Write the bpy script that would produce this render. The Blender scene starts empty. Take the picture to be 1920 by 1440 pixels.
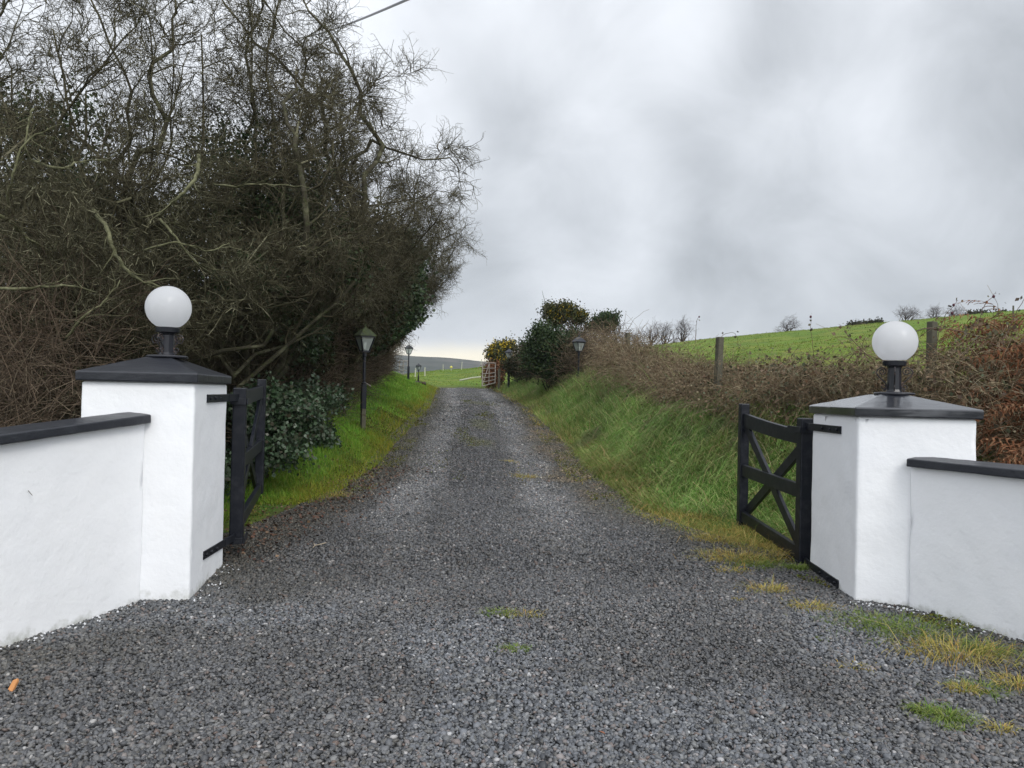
import bpy, math, random
import numpy as np
from mathutils import Vector, Matrix
R = math.radians; HAZE = True
sc = bpy.context.scene

# ------------------------------------------------------------------ camera
CAM = Vector((0, 0, 1.55)); FPX = 1440.0
PITCH, ROLL = 0.0125, 0.022
cm = bpy.data.cameras.new('camera'); cam = bpy.data.objects.new('camera', cm)
sc.collection.objects.link(cam); sc.camera = cam
cm.sensor_width = 36; cm.lens = 27; cm.clip_start = 0.05; cm.clip_end = 6000
CR = Matrix.Rotation(math.pi/2 + PITCH, 3, 'X') @ Matrix.Rotation(ROLL, 3, 'Z')
cam.matrix_world = Matrix.Translation(CAM) @ CR.to_4x4()

def ray(px, py): return CR @ Vector(((px-960)/FPX, -(py-720)/FPX, -1))
def P(px, py, Y):                       # photo position -> world point at distance Y
    d = ray(px, py); return CAM + d*(Y/d.y)

# ------------------------------------------------------------------ world
SUN_EL, SUN_AZ = R(42), R(150)          # azimuth from +Y clockwise (behind, to the right)
w = bpy.data.worlds.new('World'); sc.world = w; w.use_nodes = True
nt = w.node_tree; N = nt.nodes; Lk = nt.links
for n in list(N): N.remove(n)
def nd(t, **k):
    n = N.new(t)
    for a, b in k.items(): setattr(n, a, b)
    return n
out = nd('ShaderNodeOutputWorld'); bg1 = nd('ShaderNodeBackground'); bg2 = nd('ShaderNodeBackground')
mixs = nd('ShaderNodeMixShader'); mixs.inputs[0].default_value = .93
sky = nd('ShaderNodeTexSky', sky_type='NISHITA'); sky.sun_disc = False
sky.sun_elevation = SUN_EL; sky.sun_rotation = SUN_AZ; sky.dust_density = 3
Lk.new(sky.outputs[0], bg1.inputs[0]); bg1.inputs[1].default_value = .1
tc = nd('ShaderNodeTexCoord'); sep = nd('ShaderNodeSeparateXYZ'); Lk.new(tc.outputs['Generated'], sep.inputs[0])
def M(op, a, b=None, c=None):
    n = nd('ShaderNodeMath', operation=op)
    for i, v in enumerate((a, b, c)):
        if v is None: continue
        if hasattr(v, 'links') or hasattr(v, 'is_output'): Lk.new(v, n.inputs[i])
        else: n.inputs[i].default_value = v
    return n.outputs[0]
den = M('ADD', M('MAXIMUM', sep.outputs[2], 0.0), .75)
cx = M('DIVIDE', sep.outputs[0], den); cy = M('DIVIDE', sep.outputs[1], den)
comb = nd('ShaderNodeCombineXYZ'); Lk.new(cx, comb.inputs[0]); Lk.new(cy, comb.inputs[1])
def noise(scale, det, rough, dist=0.0, off=0.0):
    m = nd('ShaderNodeMapping'); m.inputs[1].default_value = (off, off*.7, 0); Lk.new(comb.outputs[0], m.inputs[0])
    n = nd('ShaderNodeTexNoise'); n.inputs['Scale'].default_value = scale; n.inputs['Detail'].default_value = det
    n.inputs['Roughness'].default_value = rough; n.inputs['Distortion'].default_value = dist
    Lk.new(m.outputs[0], n.inputs['Vector']); return n.outputs[0]
n1 = noise(2.2, 5, .5, .5, 3.3); n2 = noise(6.0, 7, .6, .5, 7.1)
def blob(px, py, width, amp):           # soft bright or dark region of cloud in a sky direction
    d = ray(px, py).normalized()
    dp = nd('ShaderNodeVectorMath', operation='DOT_PRODUCT'); dp.inputs[1].default_value = d
    Lk.new(tc.outputs['Generated'], dp.inputs[0])
    mr = nd('ShaderNodeMapRange', interpolation_type='SMOOTHERSTEP')
    mr.inputs[1].default_value = math.cos(R(width)); mr.inputs[2].default_value = 1.0
    mr.inputs[3].default_value = 0; mr.inputs[4].default_value = amp
    Lk.new(dp.outputs['Value'], mr.inputs[0]); return mr.outputs[0]
v = M('ADD', M('MULTIPLY', M('SUBTRACT', n1, .5), .58), .535)
v = M('ADD', v, M('MULTIPLY', M('SUBTRACT', n2, .5), .42))
for b in ((1130, -30, 12, .30), (1480, 60, 11, .16), (1560, 330, 9, .07), (1110, 400, 9, .20), (1240, 230, 17, -.17), (1700, 330, 15, -.03), (1450, 540, 18, .08),
          (150, 100, 30, .30), (900, 560, 12, .05), (1850, 150, 12, .05), (900, 230, 10, .06), (950, 60, 8, -.05), (1000, 500, 9, -.05)):
    v = M('ADD', v, blob(*b))
# brighter towards the zenith and behind the photographer, added to light the white walls
zen = nd('ShaderNodeMapRange'); zen.inputs[1].default_value = .5; zen.inputs[2].default_value = 1; zen.inputs[3].default_value = 0; zen.inputs[4].default_value = .75
Lk.new(sep.outputs[2], zen.inputs[0])
bk = nd('ShaderNodeMapRange', interpolation_type='SMOOTHSTEP'); bk.inputs[1].default_value = .25; bk.inputs[2].default_value = -.9; bk.inputs[3].default_value = 0; bk.inputs[4].default_value = .6
Lk.new(sep.outputs[1], bk.inputs[0])
v = M('ADD', M('ADD', v, zen.outputs[0]), bk.outputs[0])
v = M('MAXIMUM', v, .3)
cr = nd('ShaderNodeValToRGB'); cr.color_ramp.elements[0].position = .35; cr.color_ramp.elements[0].color = (.935, .99, 1.055, 1)
cr.color_ramp.elements[1].position = .75; cr.color_ramp.elements[1].color = (.96, .995, 1.05, 1)
Lk.new(v, cr.inputs[0])
# clear pale yellow strip low on the horizon, left of centre
strip = nd('ShaderNodeMapRange', interpolation_type='SMOOTHSTEP'); strip.inputs[1].default_value = .074; strip.inputs[2].default_value = .046
strip.inputs[3].default_value = 0; strip.inputs[4].default_value = 1
nz = M('ADD', sep.outputs[2], M('MULTIPLY', M('SUBTRACT', n2, .5), .03)); Lk.new(nz, strip.inputs[0])
sf = M('MULTIPLY', strip.outputs[0], blob(820, 690, 17, 1.0))
mc = nd('ShaderNodeMix', data_type='RGBA'); Lk.new(sf, mc.inputs[0]); Lk.new(cr.outputs[0], mc.inputs[6]); mc.inputs[7].default_value = (1.12, 1.03, .82, 1)
Lk.new(mc.outputs[2], bg2.inputs[0]); Lk.new(M('ADD', v, M('MULTIPLY', sf, .26)), bg2.inputs[1])
Lk.new(bg1.outputs[0], mixs.inputs[1]); Lk.new(bg2.outputs[0], mixs.inputs[2]); Lk.new(mixs.outputs[0], out.inputs[0])

sl = bpy.data.lights.new('sun', 'SUN'); sl.energy = 1.2; sl.angle = R(22); sl.color = (1, .97, .92)
so = bpy.data.objects.new('sun', sl); sc.collection.objects.link(so)
sd = Vector((math.sin(SUN_AZ)*math.cos(SUN_EL), math.cos(SUN_AZ)*math.cos(SUN_EL), math.sin(SUN_EL)))
so.rotation_euler = sd.to_track_quat('Z', 'Y').to_euler()
sc.view_settings.view_transform = 'Standard'; sc.view_settings.look = 'None'
sc.view_settings.exposure = .38; sc.view_settings.gamma = 1
sc.cycles.max_bounces = 6; sc.cycles.diffuse_bounces = 3; sc.cycles.glossy_bounces = 2
sc.cycles.transparent_max_bounces = 6; sc.cycles.use_denoising = True

# ------------------------------------------------------------------ helpers
def smooth(a, b, x):
    t = np.clip((np.asarray(x, float)-a)/(b-a), 0, 1); return t*t*(3-2*t)
def vnoise(x, y, s=1.0, seed=0):
    x = np.asarray(x, float)*s+seed*17.3; y = np.asarray(y, float)*s+seed*9.7
    xi = np.floor(x); yi = np.floor(y); fx = x-xi; fy = y-yi
    fx = fx*fx*(3-2*fx); fy = fy*fy*(3-2*fy)
    def h(a, b): v = np.sin(a*127.1+b*311.7+seed*3.1)*43758.5453; return v-np.floor(v)
    return (h(xi, yi)*(1-fx)+h(xi+1, yi)*fx)*(1-fy)+(h(xi, yi+1)*(1-fx)+h(xi+1, yi+1)*fx)*fy
def fbm(x, y, s, seed=0, o=3):
    return sum(vnoise(x, y, s*2**i, seed+i)*.5**i for i in range(o))/sum(.5**i for i in range(o))

def link(o, parent=None):
    sc.collection.objects.link(o)
    if parent is not None: o.parent = parent
    return o
def tag(o, label=None, cat=None, group=None, kind=None):
    if label: o['label'] = label
    if cat: o['category'] = cat
    if group: o['group'] = group
    if kind: o['kind'] = kind
    return o
def empty(name, loc, label, cat, group=None, rz=0):
    o = bpy.data.objects.new(name, None); o.empty_display_size = .2; link(o)
    o.location = loc; o.rotation_euler = (0, 0, rz); return tag(o, label, cat, group)
def npmesh(name, V, Fc, mat, parent=None, smooth_=False, world=True, cols=None):
    """V (n,3); Fc (m,3) or (m,4) int array. With a parent Empty, V is in world space unless world=False."""
    V = np.ascontiguousarray(V, dtype=np.float32); Fc = np.ascontiguousarray(Fc, dtype=np.int32)
    me = bpy.data.meshes.new(name); k = Fc.shape[1]
    if parent is not None and world:
        chain = Matrix.Identity(4); q = parent
        while q is not None:
            chain = Matrix.LocRotScale(q.location, q.rotation_euler, q.scale) @ chain; q = q.parent
        im = np.array(chain.inverted()); V = (V@im[:3, :3].T+im[:3, 3]).astype(np.float32)
    me.vertices.add(len(V)); me.vertices.foreach_set('co', V.ravel())
    me.loops.add(Fc.size); me.loops.foreach_set('vertex_index', Fc.ravel())
    me.polygons.add(len(Fc)); me.polygons.foreach_set('loop_start', np.arange(0, Fc.size, k, dtype=np.int32))
    if smooth_: me.polygons.foreach_set('use_smooth', np.ones(len(Fc), bool))
    if cols is not None:
        a = me.color_attributes.new('Col', 'FLOAT_COLOR', 'POINT')
        c4 = np.ones((len(V), 4), np.float32); c4[:, :3] = cols; a.data.foreach_set('color', c4.ravel())
    me.update(calc_edges=True)
    o = bpy.data.objects.new(name, me); link(o, parent); me.materials.append(mat); return o
class MB:
    """collects boxes, prisms, tubes and lathes; build() links them as one mesh"""
    def __init__(s): s.v = []; s.f = []
    def add(s, vs, fs):
        b = len(s.v); s.v += [tuple(v) for v in vs]; s.f += [tuple(i+b for i in f) for f in fs]; return s
    def hexa(s, p):                     # 8 points: bottom ring, top ring
        return s.add(p, [(3, 2, 1, 0), (4, 5, 6, 7), (0, 1, 5, 4), (1, 2, 6, 5), (2, 3, 7, 6), (3, 0, 4, 7)])
    def box(s, c, sx, sy, sz, M_=None):
        p = [Vector((a*sx/2, b*sy/2, h*sz/2)) for h in (-1, 1) for a, b in ((-1, -1), (1, -1), (1, 1), (-1, 1))]
        if M_ is not None: p = [M_ @ q for q in p]
        return s.hexa([q+Vector(c) for q in p])
    def beam(s, a, b, wd, th, up=(0, 0, 1)):
        a = Vector(a); b = Vector(b); d = (b-a).normalized(); x = d.cross(Vector(up)).normalized(); z = x.cross(d)
        r = [(-wd/2, -th/2), (wd/2, -th/2), (wd/2, th/2), (-wd/2, th/2)]
        return s.hexa([a+x*i+z*j for i, j in r]+[b+x*i+z*j for i, j in r])
    def tube(s, pts, rad, k=8, cap=True):
        pts = [Vector(p) for p in pts]; n = len(pts)
        if not hasattr(rad, '__len__'): rad = [rad]*n
        vs = []; prev = None
        for i, p in enumerate(pts):
            d = (pts[min(i+1, n-1)]-pts[max(i-1, 0)]).normalized()
            x = (prev-d*prev.dot(d)) if prev is not None else d.orthogonal()
            if x.length < 1e-6: x = d.orthogonal()
            x.normalize(); prev = x; y = d.cross(x)
            vs += [p+(x*math.cos(2*math.pi*j/k)+y*math.sin(2*math.pi*j/k))*rad[i] for j in range(k)]
        fs = [(i*k+j, i*k+(j+1) % k, (i+1)*k+(j+1) % k, (i+1)*k+j) for i in range(n-1) for j in range(k)]
        if cap: fs += [tuple(reversed(range(k))), tuple(range((n-1)*k, n*k))]
        return s.add(vs, fs)
    def lathe(s, prof, k=24, c=(0, 0, 0), rot=0):
        c = Vector(c); vs = [c+Vector((r*math.cos(rot+2*math.pi*j/k), r*math.sin(rot+2*math.pi*j/k), z)) for r, z in prof for j in range(k)]
        n = len(prof); fs = [(i*k+j, i*k+(j+1) % k, (i+1)*k+(j+1) % k, (i+1)*k+j) for i in range(n-1) for j in range(k)]
        fs += [tuple(reversed(range(k))), tuple(range((n-1)*k, n*k))]
        return s.add(vs, fs)
    def build(s, name, mat, parent=None, smooth_=False, bevel=0, world=False):
        me = bpy.data.meshes.new(name); vs = s.v
        if world and parent is not None:
            im = Matrix.LocRotScale(parent.location, parent.rotation_euler, parent.scale).inverted(); vs = [im @ Vector(v) for v in vs]
        me.from_pydata(vs, [], s.f); me.materials.append(mat)
        if smooth_:
            for p in me.polygons: p.use_smooth = True
        me.update(); o = bpy.data.objects.new(name, me); link(o, parent)
        if bevel:
            b = o.modifiers.new('bevel', 'BEVEL'); b.width = bevel; b.segments = 2; b.limit_method = 'ANGLE'
        return o

# ------------------------------------------------------------------ materials
def mat(name, col, rough=.8, spec=.3, bump=None, var=None, island=None, attr=None, mul=False, trans=0, coat=0, metallic=0, extra=None):
    """bump=[(scale,strength,dist)], var=(scale, colour2, low, high), island=[(pos,colour)...] random colour per piece"""
    m = bpy.data.materials.new(name); m.use_nodes = True; t = m.node_tree; ns = t.nodes; lk = t.links
    b = ns['Principled BSDF']; b.inputs['Base Color'].default_value = (*col, 1)
    b.inputs['Roughness'].default_value = rough; b.inputs['Specular IOR Level'].default_value = spec
    b.inputs['Metallic'].default_value = metallic
    if coat: b.inputs['Coat Weight'].default_value = coat; b.inputs['Coat Roughness'].default_value = .15
    co = ns.new('ShaderNodeTexCoord'); csock = None
    if attr:
        a = ns.new('ShaderNodeVertexColor'); a.layer_name = 'Col'; csock = a.outputs[0]
    if island:
        g = ns.new('ShaderNodeNewGeometry'); r = ns.new('ShaderNodeValToRGB'); r.color_ramp.interpolation = 'LINEAR'
        e = r.color_ramp.elements
        while len(e) < len(island): e.new(.5)
        for i, (p_, c_) in enumerate(island): e[i].position = p_; e[i].color = (*c_, 1)
        lk.new(g.outputs['Random Per Island'], r.inputs[0])
        if mul and csock is not None:
            mm = ns.new('ShaderNodeMix'); mm.data_type = 'RGBA'; mm.blend_type = 'MULTIPLY'; mm.inputs[0].default_value = 1; lk.new(r.outputs[0], mm.inputs[6]); lk.new(csock, mm.inputs[7]); csock = mm.outputs[2]
        else: csock = r.outputs[0]
    if var:
        for vv in (var if isinstance(var, list) else [var]):
            n = ns.new('ShaderNodeTexNoise'); n.inputs['Scale'].default_value = vv[0]; n.inputs['Detail'].default_value = 6; n.inputs['Roughness'].default_value = .62
            lk.new(co.outputs['Object'], n.inputs['Vector'])
            mr = ns.new('ShaderNodeMapRange'); mr.inputs[1].default_value = vv[2]; mr.inputs[2].default_value = vv[3]; lk.new(n.outputs[0], mr.inputs[0])
            mx = ns.new('ShaderNodeMix'); mx.data_type = 'RGBA'; lk.new(mr.outputs[0], mx.inputs[0])
            if csock is None: mx.inputs[6].default_value = (*col, 1)
            else: lk.new(csock, mx.inputs[6])
            mx.inputs[7].default_value = (*vv[1], 1); csock = mx.outputs[2]
    if csock is not None: lk.new(csock, b.inputs['Base Color'])
    prev = None
    for (s_, st, di) in (bump or []):
        n = ns.new('ShaderNodeTexNoise'); n.inputs['Scale'].default_value = s_; n.inputs['Detail'].default_value = 5
        lk.new(co.outputs['Object'], n.inputs['Vector'])
        bp = ns.new('ShaderNodeBump'); bp.inputs['Strength'].default_value = st; bp.inputs['Distance'].default_value = di
        lk.new(n.outputs[0], bp.inputs['Height'])
        if prev is not None: lk.new(prev, bp.inputs['Normal'])
        prev = bp.outputs[0]
    if prev is not None: lk.new(prev, b.inputs['Normal'])
    if trans:
        tr = ns.new('ShaderNodeBsdfTranslucent'); mx = ns.new('ShaderNodeMixShader'); mx.inputs[0].default_value = trans
        if csock is not None: lk.new(csock, tr.inputs[0])
        else: tr.inputs[0].default_value = (*col, 1)
        lk.new(b.outputs[0], mx.inputs[1]); lk.new(tr.outputs[0], mx.inputs[2]); lk.new(mx.outputs[0], ns['Material Output'].inputs[0])
    if extra: extra(t, b, co, csock)
    return m

def wall_extra(t, b, co, csock):        # hairline cracks and brush marks in the render's relief
    ns, lk = t.nodes, t.links
    sx = ns.new('ShaderNodeSeparateXYZ'); lk.new(co.outputs['Object'], sx.inputs[0])
    ng = ns.new('ShaderNodeTexNoise'); ng.inputs['Scale'].default_value = 7; ng.inputs['Detail'].default_value = 8; ng.inputs['Roughness'].default_value = .7; lk.new(co.outputs['Object'], ng.inputs['Vector'])
    zz_ = ns.new('ShaderNodeMapRange'); zz_.inputs[1].default_value = -.02; zz_.inputs[2].default_value = .22; zz_.inputs[3].default_value = .62; zz_.inputs[4].default_value = .0; lk.new(sx.outputs[2], zz_.inputs[0])
    ad = ns.new('ShaderNodeMath'); ad.operation = 'ADD'; lk.new(zz_.outputs[0], ad.inputs[0]); lk.new(ng.outputs[0], ad.inputs[1])
    gm = ns.new('ShaderNodeMapRange'); gm.inputs[1].default_value = .86; gm.inputs[2].default_value = 1.15; gm.inputs[4].default_value = .75; lk.new(ad.outputs[0], gm.inputs[0])
    gx_ = ns.new('ShaderNodeMix'); gx_.data_type = 'RGBA'; lk.new(gm.outputs[0], gx_.inputs[0]); lk.new(csock, gx_.inputs[6]); gx_.inputs[7].default_value = (.30, .31, .25, 1); lk.new(gx_.outputs[2], b.inputs['Base Color'])
    n = ns.new('ShaderNodeTexNoise'); n.inputs['Scale'].default_value = 2.2; n.inputs['Detail'].default_value = 8; lk.new(co.outputs['Object'], n.inputs['Vector'])
    # shallow ridges where two noise levels meet
    ma = ns.new('ShaderNodeMath'); ma.operation = 'SUBTRACT'; lk.new(n.outputs[0], ma.inputs[0]); ma.inputs[1].default_value = .58
    ab = ns.new('ShaderNodeMath'); ab.operation = 'ABSOLUTE'; lk.new(ma.outputs[0], ab.inputs[0])
    mr = ns.new('ShaderNodeMapRange'); mr.inputs[1].default_value = 0; mr.inputs[2].default_value = .006; lk.new(ab.outputs[0], mr.inputs[0])
    n2 = ns.new('ShaderNodeTexNoise'); n2.inputs['Scale'].default_value = 1.1; lk.new(co.outputs['Object'], n2.inputs['Vector'])
    m2 = ns.new('ShaderNodeMapRange'); m2.inputs[1].default_value = .55; m2.inputs[2].default_value = .62; m2.inputs[3].default_value = 1; m2.inputs[4].default_value = 0; lk.new(n2.outputs[0], m2.inputs[0])
    mx = ns.new('ShaderNodeMath'); mx.operation = 'MAXIMUM'; lk.new(mr.outputs[0], mx.inputs[0]); lk.new(m2.outputs[0], mx.inputs[1])
    bp = ns.new('ShaderNodeBump'); bp.inputs['Strength'].default_value = .16; bp.inputs['Distance'].default_value = .0015; lk.new(mx.outputs[0], bp.inputs['Height'])
    old = b.inputs['Normal'].links[0].from_socket; lk.new(old, bp.inputs['Normal']); lk.new(bp.outputs[0], b.inputs['Normal'])
M_WHITE = mat('white_masonry_paint', (.85, .86, .875), .72, .25, bump=[(6, .25, .03), (34, .3, .006), (150, .25, .002)],
              var=[(1.6, (.82, .835, .86), .42, .72), (60, (.72, .73, .74), .72, .8)], extra=wall_extra)
M_BLACK = mat('black_concrete_paint', (.013, .015, .021), .4, .5, bump=[(18, .35, .01), (90, .5, .004)], var=[(7, (.026, .029, .036), .5, .75), (160, (.07, .07, .08), .68, .8)])
M_CAPW = mat('wet_black_paint', (.013, .015, .021), .3, .5, bump=[(14, .25, .008), (70, .25, .003)], var=(7, (.03, .033, .04), .5, .75), coat=1.0)
M_GATE = mat('black_gate_paint', (.0065, .008, .013), .42, .28, bump=[(30, .2, .003)], var=(12, (.022, .024, .03), .45, .7))
M_IRON = mat('black_iron', (.010, .011, .017), .35, .5, bump=[(60, .2, .002)])
M_RUSTSCR = mat('worn_iron', (.02, .02, .024), .6, .4, var=(60, (.16, .10, .08), .52, .66))
M_LAMPP = mat('black_lamp_paint', (.006, .008, .015), .35, .5, var=(20, (.012, .014, .02), .4, .7))
M_MOSSR = mat('mossy_lamp_roof', (.03, .035, .028), .7, .3, var=(14, (.06, .08, .03), .35, .6))
M_POSTW = mat('weathered_timber', (.10, .095, .07), .9, .2, var=[(12, (.07, .065, .05), .4, .7), (30, (.16, .16, .11), .6, .8)], bump=[(40, .5, .006)])
M_GLOBE = mat('opal_globe', (.86, .865, .88), .2, .6, trans=.72)
M_GALV = mat('galvanised_steel', (.30, .27, .23), .65, .3, var=(8, (.3, .28, .26), .45, .7))
def glassmat():
    m = bpy.data.materials.new('lantern_glass'); m.use_nodes = True; t = m.node_tree; ns = t.nodes
    tr = ns.new('ShaderNodeBsdfTransparent'); gl = ns.new('ShaderNodeBsdfGlossy'); gl.inputs['Roughness'].default_value = .08
    df = ns.new('ShaderNodeBsdfDiffuse'); df.inputs[0].default_value = (.62, .68, .66, 1)
    tr.inputs[0].default_value = (.8, .85, .83, 1); mx = ns.new('ShaderNodeMixShader'); mx.inputs[0].default_value = .12
    m2 = ns.new('ShaderNodeMixShader'); m2.inputs[0].default_value = .38
    t.links.new(tr.outputs[0], mx.inputs[1]); t.links.new(gl.outputs[0], mx.inputs[2])
    t.links.new(mx.outputs[0], m2.inputs[1]); t.links.new(df.outputs[0], m2.inputs[2])
    t.links.new(m2.outputs[0], ns['Material Output'].inputs[0]); return m
M_GLASS = glassmat()
M_BULB = mat('white_bulb', (.85, .85, .83), .3, .5)
M_STONE = mat('stone_chippings', (.1, .1, .1), .5, .5, trans=0, attr=True, mul=True, bump=[(90, .3, .004)],
    island=[(0, (.035, .037, .040)), (.25, (.09, .093, .098)), (.5, (.17, .174, .18)), (.7, (.10, .094, .082)), (.88, (.24, .24, .235)), (.97, (.15, .105, .085)), (1, (.50, .49, .47))])
def gravel_extra(t, b, co, csock):
    ns, lk = t.nodes, t.links
    vo = ns.new('ShaderNodeTexVoronoi'); vo.inputs['Scale'].default_value = 44; lk.new(co.outputs['Object'], vo.inputs['Vector'])
    wn = ns.new('ShaderNodeTexWhiteNoise'); lk.new(vo.outputs['Color'], wn.inputs['Vector'])
    r = ns.new('ShaderNodeValToRGB'); e = r.color_ramp.elements
    pts = [(0, (.06, .062, .068)), (.4, (.12, .124, .13)), (.75, (.17, .172, .176)), (.9, (.13, .118, .106)), (1, (.3, .3, .29))]
    while len(e) < len(pts): e.new(.5)
    for i, (p_, c_) in enumerate(pts): e[i].position = p_; e[i].color = (*c_, 1)
    lk.new(wn.outputs['Value'], r.inputs[0])
    ed = ns.new('ShaderNodeTexVoronoi'); ed.feature = 'DISTANCE_TO_EDGE'; ed.inputs['Scale'].default_value = 44; lk.new(co.outputs['Object'], ed.inputs['Vector'])
    mr = ns.new('ShaderNodeMapRange'); mr.inputs[1].default_value = .02; mr.inputs[2].default_value = .22; lk.new(ed.outputs['Distance'], mr.inputs[0])
    mx = ns.new('ShaderNodeMix'); mx.data_type = 'RGBA'; lk.new(mr.outputs[0], mx.inputs[0]); mx.inputs[6].default_value = (.02, .02, .019, 1); lk.new(r.outputs[0], mx.inputs[7])
    m3 = ns.new('ShaderNodeMix'); m3.data_type = 'RGBA'; m3.blend_type = 'MULTIPLY'; m3.inputs[0].default_value = 1
    lk.new(mx.outputs[2], m3.inputs[6]); lk.new(csock, m3.inputs[7]); lk.new(m3.outputs[2], b.inputs['Base Color'])
    for sc__, lo, hi in ((5, .55, 1.5), (17, .45, 1.6)):
        nn_ = ns.new('ShaderNodeTexNoise'); nn_.inputs['Scale'].default_value = sc__; nn_.inputs['Detail'].default_value = 4; lk.new(co.outputs['Object'], nn_.inputs['Vector'])
        mq = ns.new('ShaderNodeMapRange'); mq.inputs[1].default_value = .35; mq.inputs[2].default_value = .65; mq.inputs[3].default_value = lo; mq.inputs[4].default_value = hi; lk.new(nn_.outputs[0], mq.inputs[0])
        m4 = ns.new('ShaderNodeMix'); m4.data_type = 'RGBA'; m4.blend_type = 'MULTIPLY'; m4.inputs[0].default_value = 1
        lk.new(b.inputs['Base Color'].links[0].from_socket, m4.inputs[6]); lk.new(mq.outputs[0], m4.inputs[7]); lk.new(m4.outputs[2], b.inputs['Base Color'])
    bp = ns.new('ShaderNodeBump'); bp.inputs['Strength'].default_value = .8; bp.inputs['Distance'].default_value = .012; lk.new(mr.outputs[0], bp.inputs['Height'])
    lk.new(bp.outputs[0], b.inputs['Normal'])
M_DRIVE = mat('gravel_surface', (.1, .1, .1), .55, .4, attr=True, extra=gravel_extra)
M_GROUND = mat('ground_soil_turf', (.05, .08, .02), .95, .15, attr=True, bump=[(9, .8, .05), (60, .7, .02)], var=[(.9, (.06, .11, .016), .5, .7), (3.5, (.045, .075, .014), .52, .75), (22, (.05, .045, .02), .56, .75)])  # broad dark variation also paints tuft shadows into the turf colour
GR = lambda *c: [(i/(len(c)-1), x) for i, x in enumerate(c)]
M_GRASS = mat('lawn_grass', (.06, .12, .02), .6, .25, attr=True, mul=True, island=GR((.06, .20, .018), (.11, .30, .03), (.15, .34, .04), (.22, .32, .06), (.08, .24, .02)), trans=.35)
M_LONG = mat('long_grass', (.06, .12, .02), .6, .3, attr=True, mul=True, island=GR((.06, .16, .03), (.12, .27, .05), (.16, .31, .08), (.24, .30, .13), (.08, .21, .04), (.32, .29, .16)), trans=.35)
M_DRY = mat('dry_grass', (.3, .2, .08), .8, .2, island=GR((.48, .30, .09), (.32, .30, .07), (.55, .42, .16), (.22, .26, .05), (.42, .24, .10)), trans=.25)
M_STRAW = mat('straw_stems', (.3, .24, .13), .8, .2, island=GR((.22, .17, .08), (.34, .27, .14), (.18, .17, .07), (.42, .35, .2)), trans=.2)
M_MOSS = mat('moss_growth', (.12, .12, .03), .95, .1, island=GR((.13, .11, .03), (.09, .13, .02), (.17, .15, .04), (.07, .05, .025), (.10, .14, .03)))
M_TWIG = mat('lichen_bark', (.1, .09, .06), .85, .2, island=GR((.035, .030, .018), (.065, .058, .034), (.12, .11, .065), (.05, .04, .026), (.19, .18, .115)), bump=[(50, .5, .01)])
M_BARK = mat('limb_bark', (.05, .045, .03), .9, .2, var=[(5, (.17, .17, .105), .52, .7), (14, (.05, .06, .02), .5, .7)], bump=[(30, .7, .02)])
M_TWIGL = mat('pale_lichen_twigs', (.1, .09, .06), .85, .2, island=[(0, (.035, .032, .018)), (.35, (.06, .056, .032)), (.6, (.10, .095, .055)), (.85, (.045, .04, .022)), (1, (.30, .29, .19))], bump=[(50, .5, .01)])
M_BTWIG = mat('brown_twigs', (.1, .07, .05), .85, .2, island=GR((.045, .03, .02), (.085, .062, .042), (.13, .095, .065), (.06, .045, .032), (.20, .16, .11)))
M_IVY = mat('ivy_leaves', (.02, .05, .018), .5, .35, island=GR((.010, .026, .009), (.020, .045, .012), (.034, .065, .018), (.05, .07, .028), (.014, .032, .010)), trans=.12)
M_IVYL = mat('ground_ivy', (.03, .06, .03), .42, .45, island=GR((.018, .04, .018), (.035, .07, .03), (.06, .10, .05), (.08, .11, .07), (.045, .035, .02)), trans=.12)
M_HEDGE = mat('hedge_leaves', (.03, .04, .02), .8, .2, island=GR((.018, .022, .010), (.030, .040, .014), (.045, .048, .02), (.05, .035, .022), (.02, .03, .012)), trans=.12)
M_BRAM = mat('dead_bramble', (.16, .1, .07), .85, .15, island=GR((.10, .07, .045), (.19, .14, .09), (.28, .21, .14), (.14, .12, .06), (.38, .32, .21), (.08, .065, .04), (.22, .14, .09)), trans=.15)
M_BRAML = mat('bramble_leaves', (.06, .07, .04), .65, .3, island=GR((.05, .065, .03), (.16, .09, .05), (.10, .12, .07), (.07, .045, .03), (.19, .13, .08), (.04, .06, .03)), trans=.15)
M_BRACK = mat('dead_bracken', (.2, .07, .03), .85, .1, island=GR((.08, .034, .018), (.18, .075, .036), (.12, .05, .026), (.27, .15, .08), (.07, .04, .024)), trans=.2)
M_GORSE = mat('gorse_spines', (.05, .06, .02), .7, .25, island=GR((.022, .032, .012), (.04, .055, .018), (.07, .075, .025), (.055, .045, .02)), trans=.1)
M_YEL = mat('gorse_flowers', (.55, .38, .03), .7, .2, island=GR((.42, .28, .02), (.6, .45, .04), (.35, .26, .03)), trans=.2)
M_EVER = mat('evergreen_leaves', (.02, .04, .015), .7, .2, island=GR((.014, .03, .012), (.028, .05, .018), (.045, .065, .02)), trans=.1)
M_FARW = mat('far_twigs', (.06, .045, .04), .9, .1)
M_FIELD = mat('field_tufts', (.08, .2, .03), .8, .15, island=GR((.075, .14, .018), (.12, .20, .026), (.17, .22, .035), (.21, .23, .055), (.09, .17, .02)), trans=.25)

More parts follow.
